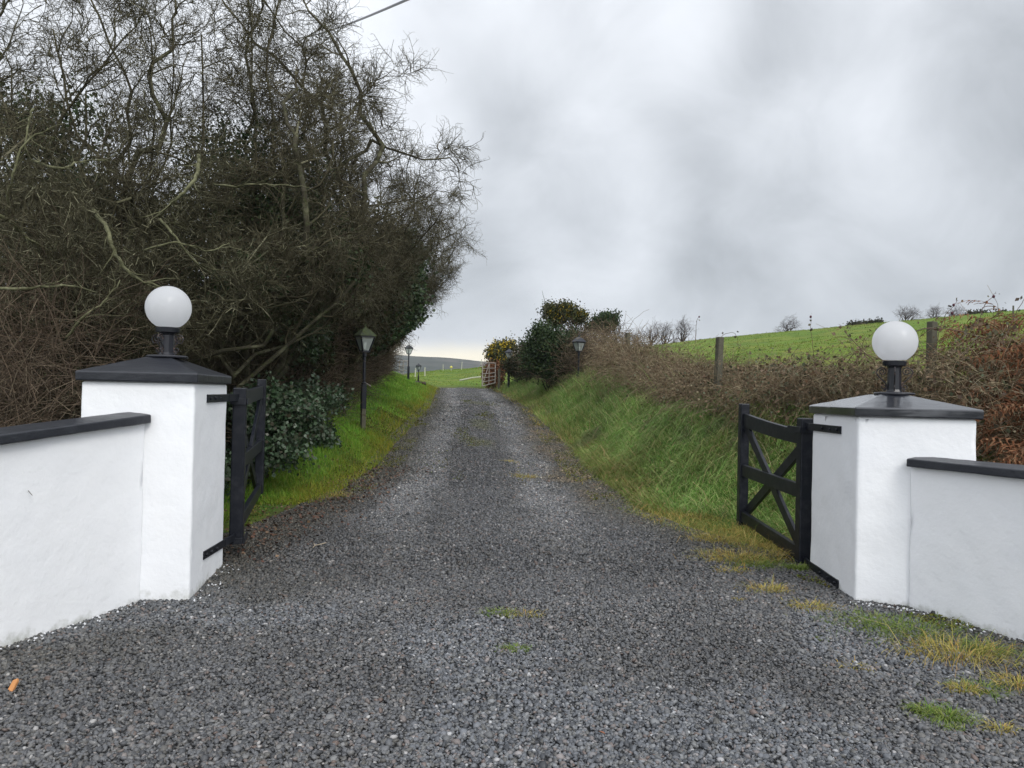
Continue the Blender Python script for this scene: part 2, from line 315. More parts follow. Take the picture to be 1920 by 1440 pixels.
# ------------------------------------------------------------------ terrain
YY = [0, 4.4, 5.4, 6.6, 7.2, 8.8, 10, 11.6, 13, 15.7, 26, 43, 60]
XL = [-6.5, -3.35, -3.2, -2.75, -2.7, -2.4, -2.2, -2.15, -2.12, -2.3, -2.75, -4.2, -5.2]
YR = [0, 4.9, 5.8, 6.7, 7.1, 7.8, 8.5, 9.5, 12, 15.7, 26, 43, 60]
XR = [6.5, 3.75, 3.5, 3.05, 2.6, 2.15, 1.8, 1.42, 1.14, 1.0, .45, -.95, -1.4]
GY = [-60, 0, 5, 9, 16, 26, 43, 100]; GZ = [-.5, -.01, 0, .10, .50, 1.02, 1.72, 3.95]
def xl(y): return np.interp(y, YY, XL)
def xr(y): return np.interp(y, YR, XR)
def bl(y): return np.interp(y, [0, 4.4, 5.4, 6.6, 7.2, 9.3, 11, 13, 15.7, 26, 43, 60], [-6.5, -3.35, -3.2, -2.8, -3.0, -3.25, -2.6, -2.15, -2.3, -2.75, -4.2, -5.2])   # foot of the banks
def br(y): return np.interp(y, [0, 4.9, 5.8, 6.7, 7.2, 8.9, 10.2, 12, 15.7, 26, 43, 60], [6.5, 3.75, 3.5, 3.1, 2.95, 2.62, 1.75, 1.14, 1.0, .45, -.95, -1.4])
def H(x, y):
    x = np.asarray(x, float); y = np.asarray(y, float)
    g = np.interp(y, GY, GZ)
    eR = x-br(y); eL = bl(y)-x
    far = smooth(40, 56, y)
    nb = .72+.28*smooth(6, 10, y)
    bR = 1.22*smooth(.1, 2.3, eR)*(1-far*.9)*nb+.13*np.clip(eR-2.2, 0, 60)*(1-smooth(45, 95, y))*smooth(0, 14, y)
    bL = (.30*smooth(0, .9, eL)+.75*smooth(.7, 3.2, eL))*smooth(5.5, 13, y)*(1-far*.8)+.22*smooth(.9, 1.8, eL)*smooth(5, 7, y)*(1-smooth(8, 12, y))
    cB = np.interp(x, [-200, -60, -11, 23.6, 66.7, 200], [-18, -7, 0, 4.95, 9.85, 20])
    z = g+bR+bL+cB*smooth(45, 95, y)
    z = z-np.clip(y-100, 0, 120)*.16-.0016*np.clip(y-88, 0, 12)**2
    und = (fbm(x, y, .35, 5)-.5)*.25*smooth(1.0, 3, np.maximum(eR, eL))*smooth(4, 12, y)
    und += (fbm(x, y, 1.6, 8)-.5)*.16*smooth(.2, 1.2, np.maximum(eR, eL))*smooth(6, 8, y)
    crown = np.where((eR < 0) & (eL < 0), .035*np.clip(-np.maximum(eR, eL), 0, 1.6)-.02*smooth(.4, 0, np.abs(np.abs(x-(xl(y)+xr(y))/2)-.75))*smooth(7, 12, y), 0)*smooth(7, 12, y)
    und2 = (fbm(x, y, .9, 3)-.5)*.03
    return z+und*(1-.6*smooth(60, 90, y))+crown+und2
def H1(x, y): return float(H(np.array([x]), np.array([y]))[0])

def axis(lo, dlo, dhi, hi, fine, grow=1.07):
    a = list(np.arange(dlo, dhi+1e-6, fine)); s = fine; q = dhi
    while q < hi: s *= grow; q += s; a.append(q)
    s = fine; q = dlo; b = []
    while q > lo: s *= grow; q -= s; b.append(q)
    return np.array(b[::-1]+a)
gx = axis(-1500, -5.5, 5.5, 1500, .11); gy = axis(-60, 3, 16, 1500, .12, 1.04)
X, Y = np.meshgrid(gx, gy); Z = H(X, Y)
eR = X-xr(Y); eL = xl(Y)-X; e = np.maximum(eR, eL)
def lerp3(a, b, t): return a*(1-t[..., None])+np.array(b)*t[..., None]
base = np.zeros(X.shape+(3,))+np.array((.055, .115, .018))
n_ = fbm(X, Y, .8, 2)
base = lerp3(base, (.10, .17, .02), smooth(.4, .6, n_)*.6)
edge = smooth(.75, .0, e+(fbm(X, Y, 1.8, 9)-.5)*1.0)
base = lerp3(base, (.085, .075, .03), edge*.85)
base = lerp3(base, (.055, .045, .025), smooth(1.5, 2.4, eR+(n_-.5))*(1-smooth(4.2, 5.5, eR))*smooth(3, 6, Y)*(1-smooth(46, 54, Y)))
base = lerp3(base, (.04, .035, .018), smooth(1.6, 2.8, eL+(n_-.5))*(1-smooth(8, 11, eL))*(1-smooth(46, 54, Y)))
fld = smooth(4.2, 6.5, eR)*smooth(6, 12, Y)+smooth(44, 50, Y)*smooth(-60, -20, X); fld = np.clip(fld, 0, 1)
fc = lerp3(np.zeros(X.shape+(3,))+np.array((.125, .195, .024)), (.17, .20, .035), smooth(.35, .65, fbm(X, Y, .25, 12)))
fc = lerp3(fc, (.07, .14, .018), smooth(.5, .7, fbm(X, Y*1.5, .6, 15))*.7)  # darker patches in the field colour, painted in for the shadows of tufts
base = base*(1-fld[..., None])+fc*fld[..., None]
base = lerp3(base, (.03, .045, .03), smooth(104, 160, Y))
near = (e < 0)&(Y < 43); base[near] = (.04, .038, .034)
nx_, ny_ = len(gx), len(gy)
idx = np.arange(nx_*ny_).reshape(ny_, nx_)
F4 = np.stack([idx[:-1, :-1], idx[:-1, 1:], idx[1:, 1:], idx[1:, :-1]], -1).reshape(-1, 4)
g = npmesh('ground', np.stack([X, Y, Z], -1).reshape(-1, 3), F4, M_GROUND, smooth_=True, cols=base.reshape(-1, 3)); tag(g, kind='structure')

# gravel driveway: a sheet just above the ground, ragged at its edges
ys = np.concatenate([np.arange(.4, 14, .1), np.arange(14, 43.4, .22)]); us = np.linspace(0, 1, 90)
U, V_ = np.meshgrid(us, ys)
rgd = lambda x, y, s: (fbm(x, y, 1.7, s)-.5)*.55+(fbm(x, y, 7, s+4)-.5)*.18
l_ = xl(V_)-.1+rgd(V_*0, V_, 31)*smooth(6.5, 8, V_)+np.where(V_ < 6.6, -.55, 0); r_ = xr(V_)+.05+rgd(V_*0+9, V_, 33)*smooth(6.8, 8, V_)+np.where(V_ < 6.8, .4, 0)
XD = l_+(r_-l_)*U; ZD = H(XD, V_)+.012+(fbm(XD, V_, 9, 41)-.5)*.012
def drivecol(x, y):
    l_, r_ = xl(y), xr(y); mid = x-(l_+r_)/2; c = np.zeros(x.shape+(3,))+np.array((.64, .64, .65))
    nn = fbm(x, y, .9, 51); c = c*(.62+.76*fbm(x, y, 1.3, 61))[..., None]
    tr = smooth(.5, .12, np.abs(np.abs(mid+.05*np.sin(y))-.88))*smooth(4.5, 8, y)
    c = lerp3(c, (1.25, 1.26, 1.28), np.clip(tr*(.5+.9*smooth(.3, .6, fbm(x, y, 1.6, 19)))*smooth(6, 12, y), 0, 1))                                           # worn wheel tracks of paler stone
    c = lerp3(c, (.62, .63, .66), smooth(.55, .1, np.abs(mid))*smooth(4, 7, y)*.6)
    c = lerp3(c, (.68, .70, .42), smooth(.50, .66, nn)*smooth(.5, .1, np.abs(mid))*smooth(9, 14, y)*.9)
    ed = np.minimum(x-l_, r_-x); c = lerp3(c, (.5, .47, .36), smooth(.9, .1, ed+(nn-.5)*.6)*.85)
    c = lerp3(c, (.95, .72, .45), smooth(.75, .2, r_-x+(nn-.5)*.6)*smooth(8.5, 11, y)*(1-smooth(18, 26, y))*.75*smooth(.3, .6, fbm(x, y, 2.5, 29)))
    c = lerp3(c, (.36, .33, .27), smooth(1.1, .2, x-l_+(nn-.5)*1.2)*smooth(5.5, 6.8, y)*(1-smooth(9, 11, y))*.8)
    c = lerp3(c, (.50, .48, .42), smooth(1.8, .3, np.minimum(x-l_, r_-x)+(nn-.5)*1.6)*(1-smooth(5.8, 6.8, y))*.7)
    c = lerp3(c, (.95, 1.0, 1.08), smooth(.6, .75, fbm(x, y, .8, 77))*smooth(9, 5, y)*.6)
    return c
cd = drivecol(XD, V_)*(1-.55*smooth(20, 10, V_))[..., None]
a, b_ = XD.shape; idd = np.arange(a*b_).reshape(a, b_)
Fd = np.stack([idd[:-1, :-1], idd[:-1, 1:], idd[1:, 1:], idd[1:, :-1]], -1).reshape(-1, 4)
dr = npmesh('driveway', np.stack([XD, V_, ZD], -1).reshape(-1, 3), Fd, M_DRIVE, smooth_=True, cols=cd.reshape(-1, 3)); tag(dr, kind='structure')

# far hills across the valley
def hills():
    xs = np.linspace(-1400, 1400, 180); tt = np.linspace(0, 1, 46); Xh, T = np.meshgrid(xs, tt)
    ridge = np.interp(Xh, [-1400, -560, -125, -80, -34, 300, 1400], [30, 38, 43.5, 42.5, 38.3, 24, 15])*1.0
    Yh = 330+T*570+(fbm(Xh, T, .01, 3)-.5)*40
    Zh = -16+(ridge+16)*(T**1.1)+(fbm(Xh, T*500, .02, 7)-.5)*5*T+(vnoise(Xh, T*0, .12, 5)-.5)*1.2*T
    c = np.zeros(Xh.shape+(3,))+np.array((.060, .064, .052))
    q = fbm(Xh, T*900, .012, 21); c = lerp3(c, (.105, .095, .082), smooth(.5, .62, q)); c = lerp3(c, (.035, .044, .034), smooth(.42, .3, q))
    c = lerp3(c, (.05, .075, .04), smooth(.62, .7, fbm(Xh, T*900, .02, 33))*(1-T))
    c = lerp3(c, (.045, .052, .035), smooth(.93, .99, T))
    n, m = Xh.shape; ii = np.arange(n*m).reshape(n, m)
    F_ = np.stack([ii[:-1, :-1], ii[:-1, 1:], ii[1:, 1:], ii[1:, :-1]], -1).reshape(-1, 4)
    mm = mat('moorland', (.06, .06, .05), .95, .1, attr=True, var=[(.03, (.035, .045, .035), .5, .65), (.2, (.085, .08, .07), .55, .75)])
    return tag(npmesh('hills', np.stack([Xh, Yh, Zh], -1).reshape(-1, 3), F_, mm, smooth_=True, cols=c.reshape(-1, 3)), kind='structure')
hills()

# ------------------------------------------------------------------ batch geometry
rs = np.random.RandomState(7)
def frames(n, rs, tilt=1.0):            # random rotation matrices; tilt<1 keeps z mostly up
    a = rs.uniform(0, 2*np.pi, n); q = rs.normal(0, 1, (n, 4)); q[:, 0] += 3*(1-tilt)*2; q /= np.linalg.norm(q, axis=1)[:, None]
    w_, x, y, z = q.T
    m = np.stack([1-2*(y*y+z*z), 2*(x*y-z*w_), 2*(x*z+y*w_), 2*(x*y+z*w_), 1-2*(x*x+z*z), 2*(y*z-x*w_), 2*(x*z-y*w_), 2*(y*z+x*w_), 1-2*(x*x+y*y)], -1).reshape(n, 3, 3)
    c, s = np.cos(a), np.sin(a); o = np.zeros(n); l = np.ones(n)
    rz = np.stack([c, -s, o, s, c, o, o, o, l], -1).reshape(n, 3, 3)
    return m@rz
def dirframes(D, rs):                   # matrices whose z axis follows D, random spin
    D = D/np.linalg.norm(D, axis=1)[:, None]; r = rs.normal(0, 1, D.shape); x = np.cross(D, r); x /= np.linalg.norm(x, axis=1)[:, None]
    return np.stack([x, np.cross(D, x), D], -1)
def tile(tv, tf, Ms, pos, scl):
    n = len(pos); V = np.einsum('nij,tj->nti', Ms, tv)*scl[:, None, None]+pos[:, None, :]
    Fc = (tf[None]+(np.arange(n)*len(tv))[:, None, None]).reshape(-1, tf.shape[1]); return V.reshape(-1, 3), Fc
def segs_mesh(S, k=3):                  # S: list of (p, q, ra, rb) -> prism per segment
    A = np.array([s[0] for s in S], float); B = np.array([s[1] for s in S], float); ra = np.array([s[2] for s in S]); rb = np.array([s[3] for s in S])
    D = B-A; L = np.linalg.norm(D, axis=1)[:, None]+1e-9; D /= L; B = B+D*rb[:, None]*.4
    ref = np.where(np.abs(D[:, 2:3]) > .9, np.array([[1., .1, 0]]), np.array([[.05, .1, 1.]])); x = np.cross(D, ref); x /= np.linalg.norm(x, axis=1)[:, None]; y = np.cross(D, x)
    an = 2*np.pi*np.arange(k)/k; c = np.cos(an); s_ = np.sin(an)
    ring = x[:, None]*c[None, :, None]+y[:, None]*s_[None, :, None]
    V = np.concatenate([A[:, None]+ring*ra[:, None, None], B[:, None]+ring*rb[:, None, None]], 1)
    j = np.arange(k); f = np.stack([j, (j+1) % k, (j+1) % k+k, j+k], -1)
    Fc = (f[None]+(np.arange(len(S))*2*k)[:, None, None]).reshape(-1, 4); return V.reshape(-1, 3), Fc
def cat(parts):
    Vs = []; Fs = []; b = 0
    for v_, f_ in parts: Vs.append(v_); Fs.append(f_+b); b += len(v_)
    return np.concatenate(Vs), np.concatenate(Fs)
def blades(pos, h, wd, lean, rs, nseg=2, az=None, droop=1.0):
    """tapered bent blades, nseg+1 levels; az = lean azimuth"""
    n = len(pos); az = rs.uniform(0, 2*np.pi, n) if az is None else az
    d = np.stack([np.cos(az), np.sin(az), np.zeros(n)], -1); fa = az+rs.uniform(-1.4, 1.4, n)+np.pi/2; side = np.stack([np.cos(fa), np.sin(fa), np.zeros(n)], -1)
    lev = []
    for i in range(nseg+1):
        t = i/nseg; out_ = lean*t**1.6; up = np.sqrt(np.clip(1-(lean*t*.8)**2, .05, 1))*t-droop*np.clip(lean-.6, 0, 1)*t**3*.9
        c = pos+d*(h*out_)[:, None]+np.array([0, 0, 1])*(h*up)[:, None]; ww = wd*(1-t)**.7/2
        lev += [c-side*ww[:, None], c+side*ww[:, None]] if i < nseg else [c]
    m = 2*nseg+1; V = np.stack(lev, 1).reshape(-1, 3); f = []
    for i in range(nseg-1): f += [(2*i, 2*i+1, 2*i+3), (2*i, 2*i+3, 2*i+2)]
    f.append((2*nseg-2, 2*nseg-1, 2*nseg)); f = np.array(f)
    return V, (f[None]+(np.arange(n)*m)[:, None, None]).reshape(-1, 3)
LEAF = (np.array([[0, 0, 0], [.42, .45, .06], [0, 1, 0], [-.42, .45, .06]]), np.array([[0, 1, 2, 3]]))
def leaves(pos, size, rs, tilt=1.0):
    return tile(LEAF[0], LEAF[1], frames(len(pos), rs, tilt), pos, size)
def cloud(ell, n, rs, clump=.14, per=30, shell=.5):
    """leaf positions in clumps through ellipsoids: ell = [(cx,cy,cz,rx,ry,rz)]"""
    E = np.array(ell); vol = (E[:, 3]*E[:, 4]*E[:, 5])**.8; k = max(1, n//per)
    w_ = rs.choice(len(E), k, p=vol/vol.sum()); u = rs.normal(0, 1, (k, 3)); u /= np.linalg.norm(u, axis=1)[:, None]
    r = rs.uniform(shell, 1, k)**.6; c = E[w_, :3]+u*r[:, None]*E[w_, 3:]*(1+rs.normal(0, .08, k))[:, None]
    p = np.repeat(c, per, 0)+rs.normal(0, clump, (k*per, 3))*np.repeat(rs.uniform(.5, 1.5, k), per)[:, None]; return p

# ------------------------------------------------------------------ gravel stones
ico = []
ph = (1+5**.5)/2
for a_, b_ in ((-1, ph), (1, ph), (-1, -ph), (1, -ph)): ico += [(a_, b_, 0)]
for a_, b_ in ((-1, ph), (1, ph), (-1, -ph), (1, -ph)): ico += [(0, a_, b_)]
for a_, b_ in ((ph, -1), (ph, 1), (-ph, -1), (-ph, 1)): ico += [(a_, 0, b_)]
ICO = np.array(ico)/1.9
ICOF = np.array([(0, 11, 5), (0, 5, 1), (0, 1, 7), (0, 7, 10), (0, 10, 11), (1, 5, 9), (5, 11, 4), (11, 10, 2), (10, 7, 6), (7, 1, 8), (3, 9, 4), (3, 4, 2), (3, 2, 6), (3, 6, 8), (3, 8, 9), (4, 9, 5), (2, 4, 11), (6, 2, 10), (8, 6, 7), (9, 8, 1)])
OCT = np.array([(1, 0, 0), (0, 1, 0), (-1, 0, 0), (0, -1, 0), (0, 0, 1), (0, 0, -1)], float)
OCTF = np.array([(0, 1, 4), (1, 2, 4), (2, 3, 4), (3, 0, 4), (1, 0, 5), (2, 1, 5), (3, 2, 5), (0, 3, 5)])
def stones(n, ylo, yhi, size, tv, tf, rs):
    y = ylo+(yhi-ylo)*rs.uniform(0, 1, n); y = np.clip(y+rs.normal(0, .055, n)*y, 2.45, 43.2); lo = np.maximum(xl(y)-.25, -.72*y-.3); hi = np.minimum(xr(y)+.2, .72*y+.3); x = lo+(hi-lo)*rs.uniform(0, 1, n)
    # keep out of the pillars and walls
    z = H(x, y)+.012
    s = size*rs.lognormal(0, .28, n)
    parts = []
    K = 6; wh = rs.randint(0, K, n)
    for k in range(K):
        t = tv*(1+rs.normal(0, .16, tv.shape)); t = t*np.array([1.15, .85, .55]); m = wh == k
        parts.append(tile(t, tf, frames(m.sum(), rs, .35), np.stack([x[m], y[m], z[m]+s[m]*.25], -1), s[m]))
    return cat(parts)
V, Fc = cat([stones(125000, 2.5, 6.3, .0101, ICO, ICOF, rs), stones(80000, 6.0, 10.5, .0125, OCT*1.05, OCTF, rs), stones(42000, 10.5, 19, .017, OCT, OCTF, rs), stones(26000, 19, 43, .028, OCT, OCTF, rs)])
cst = drivecol(V[:, 0], V[:, 1]); o = npmesh('gravel', V, Fc, M_STONE, cols=cst); tag(o, 'loose blue-grey stone chippings covering the driveway and the apron before the gates', 'gravel', kind='stuff')

# ------------------------------------------------------------------ pillars, walls
tex = bpy.data.textures.new('render_relief', 'CLOUDS'); tex.noise_scale = .25; tex.noise_depth = 4
def rough_up(o, lev, strength, bev):
    b = o.modifiers.new('bevel', 'BEVEL'); b.width = bev; b.segments = 3; b.limit_method = 'ANGLE'
    s = o.modifiers.new('subdiv', 'SUBSURF'); s.subdivision_type = 'SIMPLE'; s.levels = s.render_levels = lev
    d = o.modifiers.new('relief', 'DISPLACE'); d.texture = tex; d.strength = strength; d.mid_level = .5; d.texture_coords = 'GLOBAL'
    for p in o.data.polygons: p.use_smooth = True
def pillar(cs, zt, cap_rise, label, caplabel, cm_=M_BLACK):
    """cs: four plan corners, front pair first, counter-clockwise from the drive side"""
    c = sum((Vector((*p, 0)) for p in cs), Vector())/4
    t = empty('gate_pillar', (c.x, c.y, 0), label, 'pillar', 'white gate pillars')
    m = MB(); rel = [Vector((p[0]-c.x, p[1]-c.y, 0)) for p in cs]
    m.hexa([p*1.006+Vector((0, 0, -.15)) for p in rel]+[p+Vector((0, 0, zt)) for p in rel])
    o = m.build('shaft', M_WHITE, t); rough_up(o, 5, .013, .018)
    m = MB(); ov = [p*(1+.032/(p.length*.7)) for p in rel]
    zb, ze, zp = zt+.001, zt+.068, zt+.068+cap_rise
    vs = [p+Vector((0, 0, zb)) for p in ov]+[p*1.004+Vector((0, 0, ze)) for p in ov]+[p*.22+Vector((0, 0, zp)) for p in ov]
    m.add(vs, [(3, 2, 1, 0), (8, 9, 10, 11)]+[(i+4*j, (i+1) % 4+4*j, (i+1) % 4+4+4*j, i+4+4*j) for j in (0, 1) for i in range(4)])
    o = m.build('cap', cm_, t); rough_up(o, 4, .010, .010); o['label'] = caplabel
    for p in o.data.polygons: p.use_smooth = False
    return Vector((c.x, c.y, zp))
apL = pillar([(-2.27, 5.50), (-2.41, 6.50), (-3.15, 6.42), (-3.04, 5.42)], 1.575, .125, 'taller white rendered pillar left of the drive under a black pyramid cap', 'black painted pyramid cap')
apR = pillar([(2.64, 5.85), (3.38, 5.57), (3.40, 6.48), (2.66, 6.78)], 1.435, .105, 'shorter white rendered pillar right of the drive with wet shiny black cap', 'black pyramid cap with wet sheen', M_CAPW)

def wall(pts, side, label, name='boundary_wall'):
    """pts: (x, y, ztop) along the front foot; side = +1 when the back is towards +x"""
    t = empty(name, (pts[0][0], pts[0][1], 0), label, 'wall', 'low white walls beside the pillars')
    n = len(pts); P2 = [Vector((p[0], p[1])) for p in pts]; nor = []
    for i in range(n):
        d = (P2[min(i+1, n-1)]-P2[max(i-1, 0)]).normalized(); q = Vector((d.y, -d.x)); nor.append(q if q.x*side > 0 else -q)
    def loft(secs): 
        m = MB(); k = len(secs[0]); vs = [v for s_ in secs for v in s_]
        fs = [(i*k+j, i*k+(j+1) % k, (i+1)*k+(j+1) % k, (i+1)*k+j) for i in range(len(secs)-1) for j in range(k)]+[tuple(reversed(range(k))), tuple(range((len(secs)-1)*k, len(secs)*k))]
        if side < 0: fs = [tuple(reversed(f)) for f in fs]
        m.add(vs, fs); return m
    o0 = Vector((pts[0][0], pts[0][1]))
    S = []; Cc = []
    for i in range(n):
        a = P2[i]-o0; b = a+nor[i]*.24; zt = pts[i][2]
        S.append([Vector((*a, -.25)), Vector((*a, zt)), Vector((*b, zt)), Vector((*b, -.25))])
        a2 = a-nor[i]*.055; b2 = a+nor[i]*.29
        Cc.append([Vector((*a2, zt+.002)), Vector((*(a2+nor[i]*.004), zt+.058)), Vector((*(a+nor[i]*.11), zt+.078)), Vector((*b2, zt+.058)), Vector((*b2, zt+.002))])
    o = loft(S).build('wall_body', M_WHITE, t); rough_up(o, 4, .013, .008)
    o = loft(Cc).build('coping', M_BLACK, t); rough_up(o, 4, .012, .008)
    for p in o.data.polygons: p.use_smooth = False
def dens(pts, st=.35):
    r = []
    for a, b in zip(pts[:-1], pts[1:]):
        k = max(1, int(math.dist(a[:2], b[:2])/st)); r += [tuple(a[i]+(b[i]-a[i])*j/k for i in range(3)) for j in range(k)]
    return r+[pts[-1]]
wall(dens([(-2.60, 5.46, 1.285), (-2.92, 4.46, 1.20), (-3.32, 3.2, 1.09), (-3.95, 1.7, .99), (-4.9, .2, .93), (-6.2, -1.2, .9)]), -1, 'low white wall running left from the taller pillar with sloping black coping')
wall(dens([(2.97, 5.70, 1.075), (3.36, 4.95, 1.07), (3.85, 4.0, 1.04), (4.55, 2.8, 1.0), (5.5, 1.5, .96), (6.8, .2, .93)]), 1, 'low white wall running right from the shorter pillar, hairline crack in its render')
# paint-splashed stones along the wall feet
V, Fc = [], []
pp = []
for a, b in (((-3.32, 3.2), (-2.92, 4.46)), ((-2.92, 4.46), (-2.6, 5.44)), ((-2.24, 5.45), (-2.38, 6.5)), ((3.36, 4.95), (2.97, 5.66)), ((3.85, 4.0), (3.36, 4.95)), ((2.62, 5.8), (2.97, 5.64))):
    k = 34; t_ = rs.uniform(0, 1, k); dx = (b[0]-a[0])*t_+a[0]+np.sign(-a[0])*np.abs(rs.normal(.03, .05, k)); dy = (b[1]-a[1])*t_+a[1]-np.abs(rs.normal(0, .03, k)); pp.append(np.stack([dx, dy, H(dx, dy)+.022], -1))
pp = np.concatenate(pp); V, Fc = tile(ICO*(1+rs.normal(0, .15, ICO.shape))*np.array([1, .8, .5]), ICOF, frames(len(pp), rs, .4), pp, rs.uniform(.005, .013, len(pp)))
tag(npmesh('paint_splashed_chippings', V, Fc, mat('paint_splashes', (.62, .63, .65), .7, bump=[(80, .5, .004)])), 'white paint splashed chippings along the foot of the walls', 'gravel', kind='stuff')

# ------------------------------------------------------------------ globe lamps
def spiral(c, r0, turns, a0, dr, ux, n=26):
    pts = []
    for i in range(n+1):
        t = i/n; a = a0+dr*turns*2*math.pi*t; r = r0*(1-t*.78); pts.append(Vector((c[0]+math.cos(a)*r, 0, c[1]+math.sin(a)*r)))
    return pts
def globe_lamp(loc, zc, label, rz):
    t = empty('globe_lamp', loc, label, 'lamp', 'white globe lamps on the gate pillars', rz)
    h = zc-loc[2]; R_ = .168; col_h = h-R_+.004
    m = MB(); m.lathe([(.150, -.012), (.152, -.003), (.146, .006), (.06, .012)], 32); m.build('base_plate', M_IRON, t)
    m = MB(); m.lathe([(.062, .008), (.052, .03), (.050, col_h-.05), (.058, col_h-.032)], 8, rot=math.pi/8); m.build('column', M_IRON, t)
    m = MB(); m.lathe([(.058, col_h-.034), (.086, col_h-.028), (.090, col_h+.006), (.084, col_h+.010)], 28); m.build('collar', M_IRON, t)
    for k in range(4):
        a = math.pi/4+k*math.pi/2+.45; rt = Matrix.Rotation(a, 3, 'Z'); m = MB()
        up = spiral((.088, col_h-.075), .032, 1.45, math.pi*.5, 1, 1); lo = spiral((.078, .045), .026, 1.35, -math.pi*.5, -1, 1)
        # upper scroll, sweeping out and back in to the lower scroll
        mid = [Vector((.088, 0, col_h-.043)), Vector((.118, 0, col_h-.055)), Vector((.132, 0, col_h-.082)), Vector((.118, 0, col_h-.112)), Vector((.085, 0, .105)), Vector((.060, 0, .075))]
        m.tube([rt @ p for p in up], .0045, 5); m.tube([rt @ p for p in mid], .0055, 5); m.tube([rt @ p for p in lo], .0045, 5)
        m.tube([rt @ p for p in (Vector((.060, 0, .075)), Vector((.052, 0, .05)), Vector((.078, 0, .019)))], .005, 5)
        m.build('scroll', M_RUSTSCR, t)
    pr = []; n = 24
    a0 = math.asin(-.86); 
    for i in range(n+1):
        a = a0+(math.pi/2-a0)*i/n; pr.append((max(.001, R_*math.cos(a)), h+R_*math.sin(a)))
    m = MB(); m.lathe(pr, 48); m.build('globe', M_GLOBE, t, smooth_=True)
cL = P(316, 577, apL.y); cR = P(1678, 641, apR.y)
globe_lamp((cL.x, apL.y, apL.z+.012), cL.z, 'white globe lamp on the taller left pillar before the bare trees', .2)
globe_lamp((cR.x, apR.y, apR.z+.012), cR.z, 'white globe lamp on the shorter right pillar before the bramble bank', -.1)

# ------------------------------------------------------------------ entrance gates
def gate(A, B, zA, zB, rails, face, strapz, label, s):
    """A,B plan position of hinge and meeting post; z ranges; rails [(zA,zB)]; face = two plan points on the pillar face"""
    t = empty('timber_gate', (A[0], A[1], zA[0]), label, 'gate', 'black timber gates')
    a = Vector((*A, 0)); b = Vector((*B, 0)); u = (b-a).normalized(); nrm = Vector((-u.y, u.x, 0)); up = Vector((0, 0, 1))
    def W(p, z, off=0): return Vector((p.x, p.y, z))+nrm*off
    def bx(name, p, q, wd, th, bev=.006, upv=up):
        o = MB().beam(p, q, wd, th, upv).build(name, M_GATE, t, bevel=bev, world=True); return o
    bx('hinge_post', W(a, zA[0]), W(a, zA[1]), .115, .12, .01, u); bx('meeting_post', W(b, zB[0]), W(b, zB[1]), .10, .11, .01, u)
    e0 = a+u*.02; e1 = b-u*.02
    for k, (za, zb) in enumerate(rails):
        if k == 0:
            m = MB(); n = 10; sec = []
            for i in range(n+1):
                f = i/n; p = e0.lerp(e1, f); zc = za+(zb-za)*f**1.5; hh = .065+.012*f
                sec += [W(p, zc-hh, -.024), W(p, zc-hh, .024), W(p, zc+hh, .024), W(p, zc+hh, -.024)]
            fs = [(i*4+j, i*4+(j+1) % 4, (i+1)*4+(j+1) % 4, (i+1)*4+j) for i in range(n) for j in range(4)]+[(3, 2, 1, 0), tuple(range(n*4, n*4+4))]
            m.add(sec, fs).build('top_rail', M_GATE, t, bevel=.005, world=True)
        else:
            off = -s*.006
            bx(('', 'middle_rail', 'bottom_rail')[k], W(e0, za, off), W(e1, zb, off), .05, .13 if k == 1 else .12, .006)
    zt0, zt1 = rails[0][0]-.05, rails[0][1]-.05; zb0, zb1 = rails[2][0]+.05, rails[2][1]+.05
    bx('brace', W(a+u*.06, zt0, s*.038), W(b-u*.06, zb1, s*.038), .036, .105, .004)
    bx('brace', W(a+u*.06, zb0, s*.003), W(b-u*.06, zt1, s*.003), .034, .105, .004)
    for z_ in strapz:
        f0 = Vector((*face[0], 0)); f1 = Vector((*face[1], 0)); fd = (f1-f0).normalized(); fn = Vector((-fd.y, fd.x, 0)); fn = fn if fn.x*face[0][0] < 0 else -fn
        m = MB(); p0 = W(f0, z_[0])+fn*.006; p1 = W(f1, z_[1])+fn*.006
        m.beam(p0, p1, .014, .062); zc = z_[1]-.035
        aa = W(a, zc); m.beam(p1+Vector((0, 0, 0)), W(a, z_[1]), .02, .06)
        for sg in (-1, 1): m.beam(aa+nrm*sg*.069-u*.075, aa+nrm*sg*.069+u*.24, .012, .055)
        m.beam(aa-u*.075-nrm*.06, aa-u*.075+nrm*.06, .012, .055)
        o = m.build('hinge_strap', M_GATE, t, bevel=.002, world=True)
        for q in (p0.lerp(p1, .08), p0.lerp(p1, .3), p0.lerp(p1, .55)):
            mb = MB(); r_ = fn.to_track_quat('Z', 'Y').to_matrix()
            ring = [(.012, 0), (.012, .010), (.007, .014)]
            vs = [q+fn*.007+r_ @ Vector((rr*math.cos(j*math.pi/3), rr*math.sin(j*math.pi/3), zz)) for rr, zz in ring for j in range(6)]
            vs = [v-Vector(t.location) for v in vs]
            bb = MB().add(vs, [(i*6+j, i*6+(j+1) % 6, (i+1)*6+(j+1) % 6, (i+1)*6+j) for i in range(2) for j in range(6)]+[tuple(range(12, 18))]).build('bolt', M_GATE, o)
def zz(px, py, Y): return P(px, py, Y).z
YA, YB = 6.86, 9.2; A = (P(447, 870, YA).x, YA); B = (P(488, 830, YB).x, YB)
gate(A, B, (zz(442, 1019, YA), zz(450, 727, YA)), (zz(484, 925, YB), zz(491, 711, YB)), [(zz(468, 746, YA), zz(495, 735, YB)), (zz(460, 868, YA), zz(490, 833, YB)), (zz(455, 985, YA), zz(485, 925, YB)+.06)],
     ((-2.318, 5.84), (-2.415, 6.53)), ((1.462, 1.462), (.27, .23)), 'left black timber gate leaf swung open, seen nearly edge on beside the taller pillar', 1)
